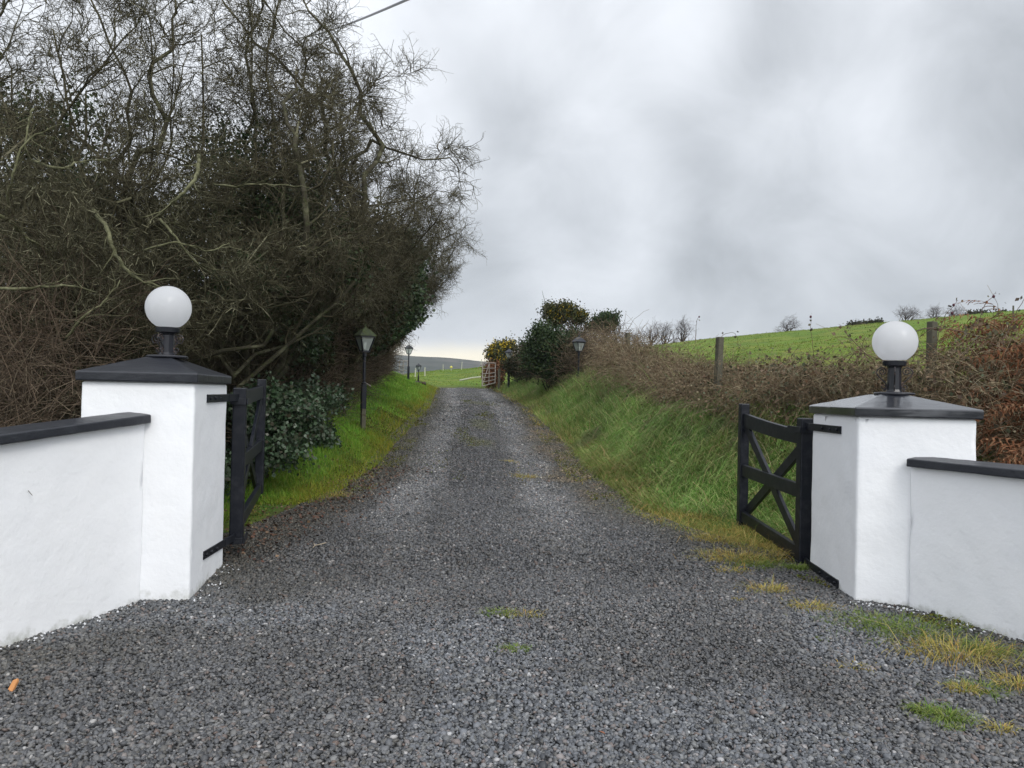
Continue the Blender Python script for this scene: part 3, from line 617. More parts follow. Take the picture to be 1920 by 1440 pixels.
YA, YB = 7.0, 8.8; A = (P(1508, 900, YA).x, YA); B = (P(1393, 880, YB).x, YB)
gate(A, B, (zz(1505, 1060, YA), zz(1510, 784, YA)), (zz(1385, 990, YB), zz(1399, 757, YB)), [(zz(1500, 820, YA), zz(1402, 787, YB)), (zz(1500, 922, YA), zz(1395, 881, YB)), (zz(1495, 1040, YA), zz(1388, 966, YB))],
     ((2.645, 6.15), (2.658, 6.80)), ((1.315, 1.315), (.085, .105)), 'right black timber gate leaf standing open, its crossed braces in full view', -1)

# ------------------------------------------------------------------ lantern posts
def lantern_post(x, y, top, hgt, label, stump=True, sc_=1.0, rz=.5, base=None, roof=None):
    roof = roof or M_LAMPP
    z0 = top-hgt; zg = H1(x, y)
    t = empty('lantern_post', (x, y, min(z0, zg) if base is None else base), label, 'lamp post', 'black lantern posts along the drive', rz); L = lambda z: z-t.location.z
    hz = top-.56*sc_                    # underside of lantern
    low = L(z0)+(hz-z0)*.56
    m = MB()
    if stump:
        m.box((0, 0, .2*hgt/2-.05), .088*sc_, .088*sc_, .2*hgt+.1); m.build('timber_stump', M_POSTW, t, bevel=.006)
        b0 = .2*hgt
    else: b0 = -.1
    m = MB(); m.box((0, 0, (b0+low)/2), .094*sc_, .094*sc_, low-b0); m.build('lower_post', M_LAMPP, t, bevel=.008)
    m = MB(); m.lathe([(.052*sc_, low), (.055*sc_, low+.03), (.032*sc_, low+.05), (.032*sc_, L(hz)-.12*sc_), (.044*sc_, L(hz)-.10*sc_), (.044*sc_, L(hz)-.02)], 16); m.build('upper_pole', M_LAMPP, t)
    if stump: m = MB(); m.tube([(.04, -.05, low+.02), (.10, -.07, low-.015), (.12, -.07, low-.03)], .011, 6); m.build('cable_clip', M_GALV, t)
    b = L(hz); wt, wb, hb = .15*sc_, .072*sc_, .29*sc_
    cn = [(-1, -1), (1, -1), (1, 1), (-1, 1)]
    m = MB()
    for i, j in cn: m.beam((i*wb, j*wb, b), (i*wt, j*wt, b+hb), .026*sc_, .026*sc_, (i, -j, 0))
    for w__, z_ in ((wb, b), (wt, b+hb)):
        for k in range(4):
            p, q = cn[k], cn[(k+1) % 4]; m.beam((p[0]*w__, p[1]*w__, z_), (q[0]*w__, q[1]*w__, z_), .02*sc_, .024*sc_)
    m.box((0, 0, b-.012), wb*2, wb*2, .03*sc_)
    m.build('lantern_frame', M_LAMPP, t)
    for k in range(4):
        p, q = cn[k], cn[(k+1) % 4]; m = MB()
        m.add([(p[0]*wb*.97, p[1]*wb*.97, b+.01), (q[0]*wb*.97, q[1]*wb*.97, b+.01), (q[0]*wt*.97, q[1]*wt*.97, b+hb-.01), (p[0]*wt*.97, p[1]*wt*.97, b+hb-.01)], [(0, 1, 2, 3)]); m.build('glass_pane', M_GLASS, t)
    m = MB(); r = b+hb+.012; m.lathe([(.25*sc_, r), (.252*sc_, r+.012), (.13*sc_, r+.12*sc_), (.05*sc_, r+.165*sc_), (.03*sc_, r+.185*sc_)], 4, rot=math.pi/4); ro = m.build('lantern_roof', roof, t)
    m = MB(); q = r+.18*sc_; m.lathe([(.022*sc_, q), (.030*sc_, q+.02*sc_), (.012*sc_, q+.035*sc_), (.016*sc_, q+.05*sc_), (.003, q+.08*sc_)], 12); m.build('finial', roof, ro)
    m = MB(); m.lathe([(.02, b+.02), (.022, b+.06), (.034*sc_, b+.10*sc_), (.042*sc_, b+.14*sc_), (.034*sc_, b+.175*sc_), (.01, b+.19*sc_)], 16); m.build('bulb', M_BULB, t, smooth_=True)
def lp(px, topy, Y, hgt, label, **k):
    p = P(px, topy, Y); lantern_post(p.x, p.y, p.z, hgt, label, **k); return p
lp(685, 607, 15.7, 2.12, 'tall black lantern post with mossy roof, nearest on the left grass bank', rz=.62, roof=M_MOSSR)
lp(767, 644, 41, 2.1, 'slim black lantern post beside the far left metal gate', stump=False, rz=.75)
sp = lp(785, 681, 40, 1.05, 'very short black lantern post standing on a low stone mound', stump=False, sc_=.62, rz=.78)
lp(1086, 627, 25.5, 2.3, 'lantern post half sunk in the brambles between dark bush and brown thicket', stump=False, rz=.55)
lp(955, 652, 40, 2.1, 'farthest right lantern post in front of the yellow flowering gorse', stump=False, rz=.75)
V, Fc = tile(ICO*(1+rs.normal(0, .12, ICO.shape))*np.array([1, .8, .55]), ICOF, frames(40, rs, .4), np.stack([sp.x-.05+rs.normal(0, .2, 40), sp.y+rs.normal(0, .2, 40), H1(sp.x, sp.y)+.04+rs.uniform(0, .06, 40)], -1), rs.uniform(.08, .15, 40))
tag(npmesh('stone_mound', V, Fc, mat('dark_stones', (.05, .045, .035), .9, var=(5, (.09, .06, .04), .45, .6))), 'low mound of dark mossy stones round the very short lantern post', 'stones', kind='stuff')

# ------------------------------------------------------------------ far field gates
def field_gate(pA, pB, zlo, zhi, label):
    a = Vector(pA); b = Vector(pB); t = empty('metal_gate', (a.x, a.y, zlo[0]), label, 'gate', 'open metal field gates at the top of the drive'); tl = Vector(t.location)
    def W(f, h): p = a.lerp(b, f); return Vector((p.x, p.y, (zlo[0]+(zlo[1]-zlo[0])*f)+h*((zhi[0]-zlo[0])*(1-f)+(zhi[1]-zlo[1])*f)))-tl
    m = MB(); m.tube([W(0, 0), W(0, 1), W(1, 1), W(1, 0), W(0, 0)], .028, 8); m.build('frame', M_GALV, t)
    for h in (.17, .34, .52, .75):
        m = MB(); m.tube([W(0, h), W(1, h)], .020, 6); m.build('bar', M_GALV, t)
    m = MB(); m.tube([W(.5, 0), W(.5, 1)], .022, 6); m.build('upright', M_GALV, t)
    m = MB(); m.tube([W(0, 0), W(.5, 1)], .014, 6); m.build('diagonal', M_GALV, t)
Ya, Yb = 38.5, 42
a, b = P(905, 680, Ya), P(929, 680, Yb)
field_gate((a.x, Ya, 0), (b.x, Yb, 0), (P(904, 724, Ya).z, P(929, 718, Yb).z), (P(905, 680, Ya).z, P(929, 681, Yb).z), 'galvanised field gate open at the right end of the drive, backed by rusty hedge')
gp = MB(); gp.box((0, 0, .55), .14, .14, 1.5); q = P(936, 700, 42.3); o = gp.build('gate_post', M_POSTW, bevel=.01); o.location = (q.x, q.y, H1(q.x, q.y)-.1); tag(o, 'weathered timber post holding the right metal field gate', 'post')
Ya, Yb = 45.5, 42
a, b = P(749, 676, Ya), P(765, 678, Yb)
field_gate((a.x, Ya, 0), (b.x, Yb, 0), (P(749, 714, Ya).z, P(765, 714, Yb).z), (P(749, 676, Ya).z, P(765, 677, Yb).z), 'galvanised field gate open behind the slim left lantern post')

# pale marker posts in the field beyond
M_PALE = mat('pale_post', (.42, .42, .34), .8, var=(9, (.3, .31, .24), .45, .65))
for i, (px, yt, yb, Y, lb) in enumerate([(779, 692, 712, 62, 'leftmost pale stake in the green field, left of the short lantern post'), (797, 690, 710, 64, 'pale stake just right of the short lantern post'),
        (831, 684, 700, 82, 'thin pale stake left of the yellow topped stake'), (866, 679, 698, 84, 'thin pale stake midway between yellow topped stake and metal gate'), (902, 677, 694, 86, 'thin pale stake beside the right metal field gate')]):
    p = P(px, yt, Y); zg = H1(p.x, p.y); m = MB(); m.box((0, 0, 0), .09 if Y < 70 else .075, .09 if Y < 70 else .075, p.z-zg+.3, Matrix.Rotation(R(rs.uniform(-3, 3)), 3, 'Y')); o = m.build('stake', M_PALE, bevel=.01)
    o.location = (p.x, p.y, (p.z+zg)/2-.1); tag(o, lb, 'post', 'pale stakes in the far field')
p = P(846, 689, 83); zg = H1(p.x, p.y); t = empty('stake', (p.x, p.y, zg), 'pale stake topped with a round yellow marker in the far field', 'post', 'pale stakes in the far field')
MB().box((0, 0, (p.z-zg)/2-.1), .075, .075, p.z-zg+.2).build('shaft', M_PALE, t); m = MB(); m.lathe([(.02, p.z-zg-.14), (.13, p.z-zg-.06), (.15, p.z-zg+.02), (.13, p.z-zg+.1), (.02, p.z-zg+.18)], 12); m.build('marker', mat('yellow_marker', (.55, .50, .12), .6), t, smooth_=True)
a = P(862, 716, 56); b = P(906, 707, 60); m = MB(); m.tube([(a.x, a.y, H1(a.x, a.y)+.06), ((a.x+b.x)/2, (a.y+b.y)/2, H1((a.x+b.x)/2, (a.y+b.y)/2)+.12), (b.x, b.y, H1(b.x, b.y)+.14)], .055, 8); tag(m.build('timber_rail', M_PALE), 'pale timber rail lying on the green field behind the right metal gate', 'rail')

# weathered posts of the fence buried in the right hedge
for px, yt, Y, wd, tilt, lb in [(1350, 632, 12.0, .10, 2, 'weathered square fence post sticking up from the bramble hedge against the field'), (1748, 603, 9.3, .095, 1, 'weathered fence post stump just right of the right globe lamp'),
        (1177, 624, 22, .12, -1, 'mossy yellowish fence post at the left end of the bramble hedge'), (1184, 666, 19.5, .12, -28, 'pale fence post leaning over inside the bramble hedge')]:
    p = P(px, yt, Y); zg = H1(p.x, p.y)-.2; h = p.z-zg; m = MB(); m.box((0, 0, -h/2), wd, wd*.9, h); o = m.build('fence_post', M_POSTW, bevel=.012); o.location = p; o.rotation_euler = (0, R(tilt), .4); tag(o, lb, 'post', 'fence posts in the right hedge')
pz = P(1900, 573, 60); zg = H1(pz.x, pz.y)
m = MB(); m.box((0, 0, 0), .09, .09, pz.z-zg+.2); o = m.build('fence_post', M_POSTW); o.location = (pz.x, pz.y, (pz.z+zg)/2-.1); tag(o, 'thin lone post on the skyline at the right edge of the field', 'post')

# overhead cable
a = P(830, -30, 9.0); b = P(560, 72, 26); m = MB(); pts = []
for i in range(25): f = i/24; p = a.lerp(b, f); p.z -= .10*math.sin(math.pi*f); pts.append(p)
m.tube(pts, .019, 6); tag(m.build('overhead_cable', M_IRON), 'black overhead cable crossing the sky into the bare tree', 'cable')

# ------------------------------------------------------------------ verge and bank grass
def put(name, parts, m, label, cat_=None, kind='stuff', parent=None):
    V, Fc = cat(parts) if isinstance(parts, list) else parts
    o = npmesh(name, V, Fc, m, parent, cols=grasscol(V) if m in (M_GRASS, M_LONG) else None)
    if label: tag(o, label, cat_, kind=kind)
    return o
def scat(n, y0, y1, e0, e1, side, rs, pw=1.0):
    y = y0+(y1-y0)*rs.uniform(0, 1, n)**pw; e = rs.uniform(e0, e1, n)
    x = np.where(y < 9.3, np.maximum(xr(y), br(y)-.05), xr(y))+e if side > 0 else np.where(y < 9.4, np.minimum(xl(y), bl(y)+.1), xl(y))-e
    return x, y, e
def grasscol(V):
    x, y = V[:, 0], V[:, 1]; e = np.maximum(x-xr(y), xl(y)-x); c = np.zeros(V.shape)+1.0; q = fbm(x, y, 1.1, 88); q2 = fbm(x, y, 3.0, 91)
    c = c*np.where(x > 0, 1.12, 1.0)[:, None]*np.array([1.10, .93, .88])*(.45+1.1*q)[:, None]; c = lerp3(c, (1.15, .85, .8), smooth(.52, .68, q2)*.6); c = c*1.12; c = lerp3(c, (1.9, .82, .7), smooth(.95, .1, e+(q-.5)*1.2)*np.where(x < xl(y)+.3, .7, .3))
    c = lerp3(c, (.8, .55, .9), smooth(.6, .72, fbm(x, y, 1.9, 93))*.55); return c
def inpillar(x, y, pad=.05):
    r = (x > 2.64-pad)&(x < 3.4+pad)&(y > 5.55-pad)&(y < 6.75+pad); l = (x < -2.25+pad)&(x > -3.15-pad)&(y > 5.4-pad)&(y < 6.5+pad)
    return r | l
def gb(n, y0, y1, e0, e1, side, hmu, wmu, leanr, seed, pw=1.0, thr=None, az=None, nseg=2, sc1=1.0, droop=1.0):
    rs = np.random.RandomState(seed); x, y, e = scat(n, y0, y1, e0, e1, side, rs, pw)
    q = fbm(x, y, sc1, seed); keep = ~inpillar(x, y)
    if thr is not None: keep &= rs.uniform(0, 1, n) < smooth(thr[0], thr[1], q)
    x, y, q = x[keep], y[keep], q[keep]; k = len(x)
    h = hmu*rs.lognormal(0, .3, k)*(.55+.9*q); wd = wmu*rs.uniform(.7, 1.3, k)*(1+y*.06)
    return blades(np.stack([x, y, H(x, y)-.01], -1), h, wd, rs.uniform(*leanr, k), rs, nseg, None if az is None else az+rs.normal(0, .9, k), droop)
put('verge_grass', [gb(42000, 7.6, 16, .05, 2.4, -1, .075, .006, (.1, .9), 1), gb(34000, 16, 44, 0, 2.6, -1, .10, .007, (.1, .9), 2), gb(7000, 8.5, 20, .6, 2.6, -1, .15, .007, (.4, 1.0), 3, thr=(.45, .7)),
    gb(12000, 7.2, 10.5, .2, 1.6, -1, .06, .006, (.2, .9), 4)], M_GRASS, 'short bright green grass on the verge left of the drive', 'grass')
def leafy(n):
    rs = np.random.RandomState(301); x, y, e = scat(n, 7.4, 17, .5, 2.5, 1, rs); k = (rs.uniform(0, 1, n) < smooth(.52, .68, fbm(x, y, 1.5, 44))); x, y = x[k], y[k]
    V, Fc = leaves(np.stack([x, y, H(x, y)+rs.uniform(.03, .14, len(x))], -1), rs.uniform(.03, .06, len(x)), rs, .6); return V, np.concatenate([Fc[:, [0, 1, 2]], Fc[:, [0, 2, 3]]])
put('bank_grass', [gb(60000, 7.2, 16, .2, 2.6, 1, .15, .0075, (.6, 1.4), 5, nseg=3, az=np.pi*.95, sc1=2.6, droop=1.9), leafy(9000), gb(30000, 16, 44, .15, 2.4, 1, .2, .008, (.4, 1.2), 6, nseg=2, az=np.pi, sc1=1.5),
    gb(9000, 7.3, 14, .3, 2.6, 1, .30, .0065, (.9, 1.45), 7, thr=(.45, .65), nseg=4, az=np.pi*.9, sc1=2.0, droop=1.6), gb(9000, 14, 30, .8, 2.6, 1, .34, .008, (.5, 1.2), 8, thr=(.4, .6), nseg=3, az=np.pi, sc1=2.0)],
    M_LONG, 'long tussocky grass drooping down the bank right of the drive', 'grass')
# yellowed and mossy growth creeping over the gravel edges
put('dry_edge_grass', [gb(2600, 8.5, 15, -.15, .35, -1, .05, .006, (.6, 1.2), 11, thr=(.42, .6), sc1=1.6), gb(3600, 15, 42, -.1, .4, -1, .06, .008, (.5, 1.1), 12, thr=(.35, .55)),
    gb(4500, 8.2, 20, -.3, .45, 1, .06, .006, (.7, 1.25), 13, thr=(.38, .55), sc1=1.5), gb(3500, 20, 43, -.1, .35, 1, .07, .009, (.5, 1.1), 14, thr=(.3, .5)),
    gb(3200, 6.3, 8.6, -.35, .45, 1, .10, .005, (.9, 1.35), 15, thr=(.42, .6), sc1=2.4, nseg=3), gb(1800, 6.7, 8.4, -.45, .2, -1, .05, .005, (.8, 1.3), 16, thr=(.5, .65), sc1=2)], M_DRY, 'yellowed dry grass creeping over the gravel edges', 'grass')
def mossp(n, y0, y1, e0, e1, side, thr, seed, size=.014, sc1=1.4):
    rs = np.random.RandomState(seed); x, y, e = scat(n, y0, y1, e0, e1, side, rs); q = fbm(x, y, sc1, seed); k = (rs.uniform(0, 1, n) < smooth(thr[0], thr[1], q)) & ~inpillar(x, y); x, y = x[k], y[k]
    return leaves(np.stack([x, y, H(x, y)+.012+rs.uniform(0, .02, len(x))], -1), size*rs.uniform(.6, 1.5, len(x))*(1+y*.04), rs, .5)
def midmoss(n, y0, y1, hw, thr, seed):
    rs = np.random.RandomState(seed); y = rs.uniform(y0, y1, n); x = (xl(y)+xr(y))/2+rs.normal(0, hw, n); q = fbm(x*1.6, y*.35, 1.2, seed); k = rs.uniform(0, 1, n) < smooth(thr[0], thr[1], q); x, y = x[k], y[k]
    return leaves(np.stack([x, y, H(x, y)+.02+rs.uniform(0, .015, len(x))], -1), .013*rs.uniform(.6, 1.5, len(x))*(1+y*.05), rs, .5)
put('moss_patches', [mossp(16000, 9.5, 24, -.1, 1.0, -1, (.40, .58), 28, .018),mossp(14000, 7.2, 20, -.3, .5, 1, (.45, .62), 21), mossp(16000, 7.5, 20, -.35, .5, -1, (.42, .6), 22), mossp(9000, 20, 43, -.2, .3, 1, (.3, .6), 23), mossp(9000, 20, 43, -.2, .3, -1, (.3, .6), 24),
    midmoss(16000, 11, 30, .4, (.5, .66), 25), mossp(9000, 4.9, 7.2, -.75, -.1, 1, (.5, .62), 26, sc1=2.2), mossp(2500, 5.0, 6.4, -.5, -.05, -1, (.55, .7), 27, sc1=3)], M_MOSS, 'olive and brown moss spreading from the verges over the gravel', 'moss')
M_TG = mat('fresh_tuft', (.1, .2, .03), .6, .2, island=GR((.10, .20, .025), (.18, .26, .05), (.26, .28, .08), (.08, .15, .03)), trans=.3)
def apron(n, seed, hmu):
    rs = np.random.RandomState(seed); y = rs.uniform(7.0, 9.6, n); f = rs.uniform(-.12, 1.1, n); x = xr(y)+(br(y)-xr(y))*f; k = rs.uniform(0, 1, n) < smooth(.2, .6, fbm(x, y, 2.2, seed)); x, y = x[k], y[k]
    return blades(np.stack([x, y, H(x, y)-.005], -1), hmu*rs.lognormal(0, .35, len(x)), .006*rs.uniform(.6, 1.3, len(x)), rs.uniform(.6, 1.4, len(x)), rs, 3, None, 1.4)
put('gateway_grass', [apron(5500, 401, .07)], M_TG, 'lime and yellow grass on the ground before the right gate leaf', 'grass')
put('gateway_straw', [apron(4200, 402, .10)], M_DRY, 'matted orange straw on the ground before the right gate leaf', 'grass')
# fallen leaves near the gates and along the left edge
rl = np.random.RandomState(5); n = 1500; y = rl.uniform(6.6, 12.5, n); x = xl(y)-rl.normal(-.1, .35, n); k = ~inpillar(x, y); x, y = x[k], y[k]
put('leaf_litter', leaves(np.stack([x, y, H(x, y)+.028], -1), rl.uniform(.02, .05, len(x)), rl, .35), mat('leaf_litter', (.1, .05, .03), .7, island=GR((.07, .03, .02), (.12, .06, .04), (.05, .03, .02), (.2, .13, .08))), 'dark wet fallen leaves along the left gravel edge', 'leaves')

# single weed tufts growing in the gravel
def tuft(px, py, r, n, hh, m, label, seed, flat=(.6, 1.2)):
    n = int(n*2.8); r *= 1.3; hh *= .95; flat = (.75, 1.4); big = r > .22
    d = ray(px, py); Yp = 6.0
    for _ in range(12):
        p = CAM+d*(Yp/d.y); zg = H1(p.x, p.y); Yp *= (1.55-zg)/(1.55-p.z)
    rs = np.random.RandomState(seed); x = p.x+rs.normal(0, r*.5, n); y = p.y+rs.normal(0, r*.35, n)
    az = np.arctan2(y-p.y, x-p.x)+rs.normal(0, .5, n)
    V, Fc = blades(np.stack([x, y, H(x, y)+.012], -1), hh*rs.lognormal(0, .35, n), .0045*rs.uniform(.6, 1.5, n), rs.uniform(*flat, n), rs, 3, az, 1.3)
    cV, cF = tile(OCT*np.array([1, 1, .25]), OCTF, np.eye(3)[None], np.array([[p.x, p.y, zg+.004]]), np.array([min(r*.2, .03)])); V, Fc = cat([(V, Fc), (cV, cF)])
    t = npmesh('weed_tuft', V-np.array([p.x, p.y, zg]), Fc, m); t.location = (p.x, p.y, zg); tag(t, label, 'weed', None if big else 'weed tufts growing in the gravel', 'stuff' if big else None)
for i, a in enumerate([(985, 897, .16, 150, .07, M_DRY, 'yellow tuft on the drive centre, largest of the centre line'), (957, 868, .11, 70, .05, M_DRY, 'small yellow tuft just beyond the largest centre one'),
        (938, 1154, .10, 70, .045, M_TG, 'green and yellow tuft in mid drive, left of a pale dry one'), (985, 1157, .09, 36, .05, M_DRY, 'pale dry tuft in mid drive, right of a green one'), (968, 1222, .055, 60, .04, M_TG, 'small bright tuft, nearest to the viewer on the drive centre'),
        (635, 932, .13, 120, .06, M_DRY, 'pale straw tuft at the left gravel edge past the gate'), (1437, 1110, .13, 110, .07, M_DRY, 'orange straw clump standing alone before the right gate'),
        (1385, 1128, .03, 20, .03, M_DRY, 'tiny straw wisp left of the orange clump'), (1495, 1070, .05, 160, .07, M_TG, 'lush green tuft at the foot of the right hinge post'),
        (1800, 1235, .22, 150, .14, M_DRY, 'big splayed straw coloured tuft under the right wall'), (1855, 1228, .10, 90, .10, M_TG, 'yellow green tuft beside the big splayed straw one'),
        (1808, 1300, .06, 60, .06, M_DRY, 'small spiky straw tuft at the right edge of the gravel'), (1738, 1340, .06, 60, .06, M_TG, 'fresh light green tuft, left of the nearest pair at right'),
        (1775, 1352, .09, 110, .07, M_TG, 'fresh light green tuft, right of the nearest pair at right'), (1787, 1374, .03, 26, .035, M_TG, 'tiny green sprig below the nearest pair at right'), (1875, 1375, .05, 30, .06, M_DRY, 'thin reddish straw tuft near the lower right corner'),
        (1840, 1298, .12, 110, .05, M_TG, 'low green cushion right of the small spiky straw tuft'), (1912, 1290, .10, 90, .08, M_DRY, 'orange straw tuft at the very right edge'),
        (1540, 1202, .03, 20, .025, M_TG, 'tiny round green seedling in the gravel below the right pillar'), (1600, 1255, .07, 36, .035, M_DRY, 'flat straw wisp in the gravel below the right wall'),
        (1520, 1142, .13, 120, .05, M_DRY, 'low yellow tuft at the left end of the weedy strip'), (1640, 1170, .25, 240, .055, M_TG, 'green weedy mat in front of the right wall, left part'), (1715, 1192, .28, 320, .07, M_TG, 'green weedy mat in front of the right wall, thickest part'),
        (1345, 1015, .2, 200, .09, M_DRY, 'yellow straw clump beside the foot of the right meeting post'), (1380, 1050, .25, 260, .10, M_DRY, 'orange and yellow straw mat beside the right gate'), (1420, 1062, .18, 260, .06, M_TG, 'lime green mat beside the right gate bottom rail'),
        (1370, 1073, .12, 90, .04, M_DRY, 'flat yellow mat just left of the lime green one')]):
    tuft(*a, 60+i)
# wood chip, dead leaf, twig
def onground(px, py):
    d = ray(px, py); Yp = 5.0
    for _ in range(12): p = CAM+d*(Yp/d.y); Yp *= (1.55-H1(p.x, p.y))/(1.55-p.z)
    return Vector((p.x, p.y, H1(p.x, p.y)))
q = onground(25, 1300); m = MB(); m.add([(-.014, -.035, 0), (.012, -.04, 0), (.016, .03, .004), (.006, .042, .002), (-.012, .03, 0), (-.014, -.035, .014), (.012, -.04, .012), (.016, .03, .016), (.006, .042, .012), (-.012, .03, .013)],
    [(4, 3, 2, 1, 0), (5, 6, 7, 8, 9)]+[(i, (i+1) % 5, (i+1) % 5+5, i+5) for i in range(5)]); o = m.build('wood_chip', mat('fresh_wood', (.52, .24, .09), .7, bump=[(60, .5, .003)])); o.location = q+Vector((0, 0, .03)); o.rotation_euler = (1.0, .1, -.15)
tag(o, 'orange split wood chip lying on the gravel at far left', 'wood chip')
q = onground(1135, 1389); V, Fc = tile(np.array([[0, 0, 0], [.3, .3, .12], [.33, .7, .1], [0, 1, 0], [-.33, .7, .14], [-.3, .3, .1], [0, .5, -.02]]), np.array([[0, 1, 6], [1, 2, 6], [2, 3, 6], [3, 4, 6], [4, 5, 6], [5, 0, 6]]), np.eye(3)[None], np.zeros((1, 3)), np.array([.034]))
o = npmesh('dead_leaf', V, Fc, mat('russet_leaf', (.22, .09, .05), .6)); o.location = q+Vector((0, 0, .03)); o.rotation_euler = (.2, .2, 1.2); tag(o, 'curled russet leaf on the gravel near the bottom centre', 'leaf')
q = onground(590, 1030); m = MB(); m.tube([(-.0, -.06, .03), (.0, .01, .035), (.05, .06, .04), (.09, .075, .05)], .0035, 5); m.tube([(.0, .01, .035), (-.02, .04, .05)], .0025, 5); o = m.build('fallen_twig', mat('pale_twig', (.4, .33, .24), .8)); o.location = q; tag(o, 'pale forked twig lying on the gravel by the left gate', 'twig')

# ------------------------------------------------------------------ field texture
rf = np.random.RandomState(31); n = 110000; y = 8+88*rf.uniform(0, 1, n)**.9; x = rf.uniform(-.2, .78, n)*y; kk = ((x-br(y) > 4.0) | (y > 46)); x, y = x[kk], y[kk]; q = fbm(x, y*1.4, .5, 3); k = rf.uniform(0, 1, len(x)) < .25+smooth(.45, .7, q); x, y, q = x[k], y[k], q[k]
put('field_grass', blades(np.stack([x, y, H(x, y)-.01], -1), (.03+.06*q)*rf.lognormal(0, .3, len(x)), .012+y*.0008, rf.uniform(.1, .9, len(x)), rf, 2), M_FIELD, 'tufted green pasture grass on the rising field', 'grass')

# ------------------------------------------------------------------ ivy ground cover
ri = np.random.RandomState(41); parts = []
y = ri.uniform(7.6, 14.5, 34000); e = ri.uniform(.3, 2.8, 34000); x = bl(y)-e; k = (e+(fbm(x, y, 1.1, 4)-.5)*1.6 > np.interp(y, [7.6, 9.3, 10.5, 12, 14.5], [.75, .55, .5, .7, 1.6])); x, y = x[k], y[k]
ivm = cloud([(*P(545, 795, 10.6), .5, .5, .26), (*P(580, 752, 12), .5, .6, .24), (*P(525, 845, 9.9), .35, .35, .2), (*P(612, 745, 13.2), .35, .5, .15), (*P(505, 770, 10.4), .6, .5, .35)], 13000, ri, .07, 26, .2)
ivm = ivm[ivm[:, 2] > H(ivm[:, 0], ivm[:, 1])]
put('ivy_ground_cover', [leaves(ivm, ri.uniform(.04, .075, len(ivm)), ri, .7),
    leaves(np.stack([x, y, H(x, y)+.03+ri.gamma(2, .045, len(x))*(.5+fbm(x, y, 1.4, 6))], -1), ri.uniform(.045, .085, len(x)), ri, .6),
    leaves(np.stack([-3.35-ri.uniform(0, .6, 1500), ri.uniform(7.0, 9.6, 1500), ri.uniform(.1, .75, 1500)], -1)*np.array([1, 1, 1]), ri.uniform(.04, .07, 1500), ri, .8)], M_IVYL, 'glossy dark ivy sprawling over the left bank behind the gate', 'ivy')

# ------------------------------------------------------------------ branch growth
def growlimb(S, T, p, d, L, r, lev, mx, rnd, up=.25, wob=.2, step=.17, pr=.8, T0=2):
    n = max(3, int(L/step)); st = L/n; px, py, pz = p; dx, dy, dz = d
    for i in range(n):
        f = (i+1)/n
        dx += rnd.gauss(0, wob); dy += rnd.gauss(0, wob); dz += rnd.gauss(0, wob)+up*.12
        l = math.sqrt(dx*dx+dy*dy+dz*dz); dx /= l; dy /= l; dz /= l
        qx, qy, qz = px+dx*st, py+dy*st, pz+dz*st; ra = r*(1-.72*(i/n)); rb = r*(1-.72*f)
        S.append(((px, py, pz), (qx, qy, qz), ra, rb))
        if lev >= T0: T.append((qx, qy, qz, dx, dy, dz, rnd.uniform(.6, 1.1)))
        if lev < mx and f > .12 and rnd.random() < pr:
            a, b, c = rnd.gauss(0, 1), rnd.gauss(0, 1), rnd.gauss(0, 1)+up
            k = a*dx+b*dy+c*dz; a -= k*dx; b -= k*dy; c -= k*dz; l = math.sqrt(a*a+b*b+c*c)+1e-6
            an = rnd.uniform(.5, 1.15); ca, sa = math.cos(an), math.sin(an)/l
            growlimb(S, T, (qx, qy, qz), (dx*ca+a*sa, dy*ca+b*sa, dz*ca+c*sa), L*rnd.uniform(.35, .6)*(1.1-.5*f), rb*.62, lev+1, mx, rnd, up, wob, step, pr, T0)
        px, py, pz = qx, qy, qz
def limbto(S, T, p0, p1, r0, r1, mx, rnd, sub=1.6, up=.3, bow=.12, pr=.75, nseg=None, T0=2, subpr=.8, start=.2):
    p0 = Vector(p0); p1 = Vector(p1); L = (p1-p0).length; n = nseg or max(6, int(L/.28)); off = Vector((0, 0, 0)); bowv = Vector((rnd.gauss(0, 1), rnd.gauss(0, 1), rnd.gauss(.3, .6)))*L*bow
    prev = p0
    for i in range(n):
        f = (i+1)/n; off += Vector((rnd.gauss(0, 1), rnd.gauss(0, 1), rnd.gauss(0, 1)))*.08*(1 if f < .9 else .3)
        q = p0.lerp(p1, f)+bowv*math.sin(math.pi*f)+off*math.sin(math.pi*min(f, .97))*1.3; ra = r0+(r1-r0)*(i/n)**.8; rb = r0+(r1-r0)*f**.8
        S.append((tuple(prev), tuple(q), ra, rb)); d = (q-prev).normalized()
        if f > .5: T.append((q.x, q.y, q.z, d.x, d.y, d.z, rnd.uniform(.6, 1)))
        if f > start and rnd.random() < subpr:
            v = Vector((rnd.gauss(0, 1), rnd.gauss(0, 1), rnd.gauss(0, 1)+up)); v -= d*v.dot(d); v.normalize(); an = rnd.uniform(.45, 1.0)
            growlimb(S, T, tuple(q), tuple(d*math.cos(an)+v*math.sin(an)), sub*rnd.uniform(.5, 1.2)*(1.15-.5*f), max(rb*.6, .012), 1, mx, rnd, up, .26, .17, pr, T0)
        prev = q
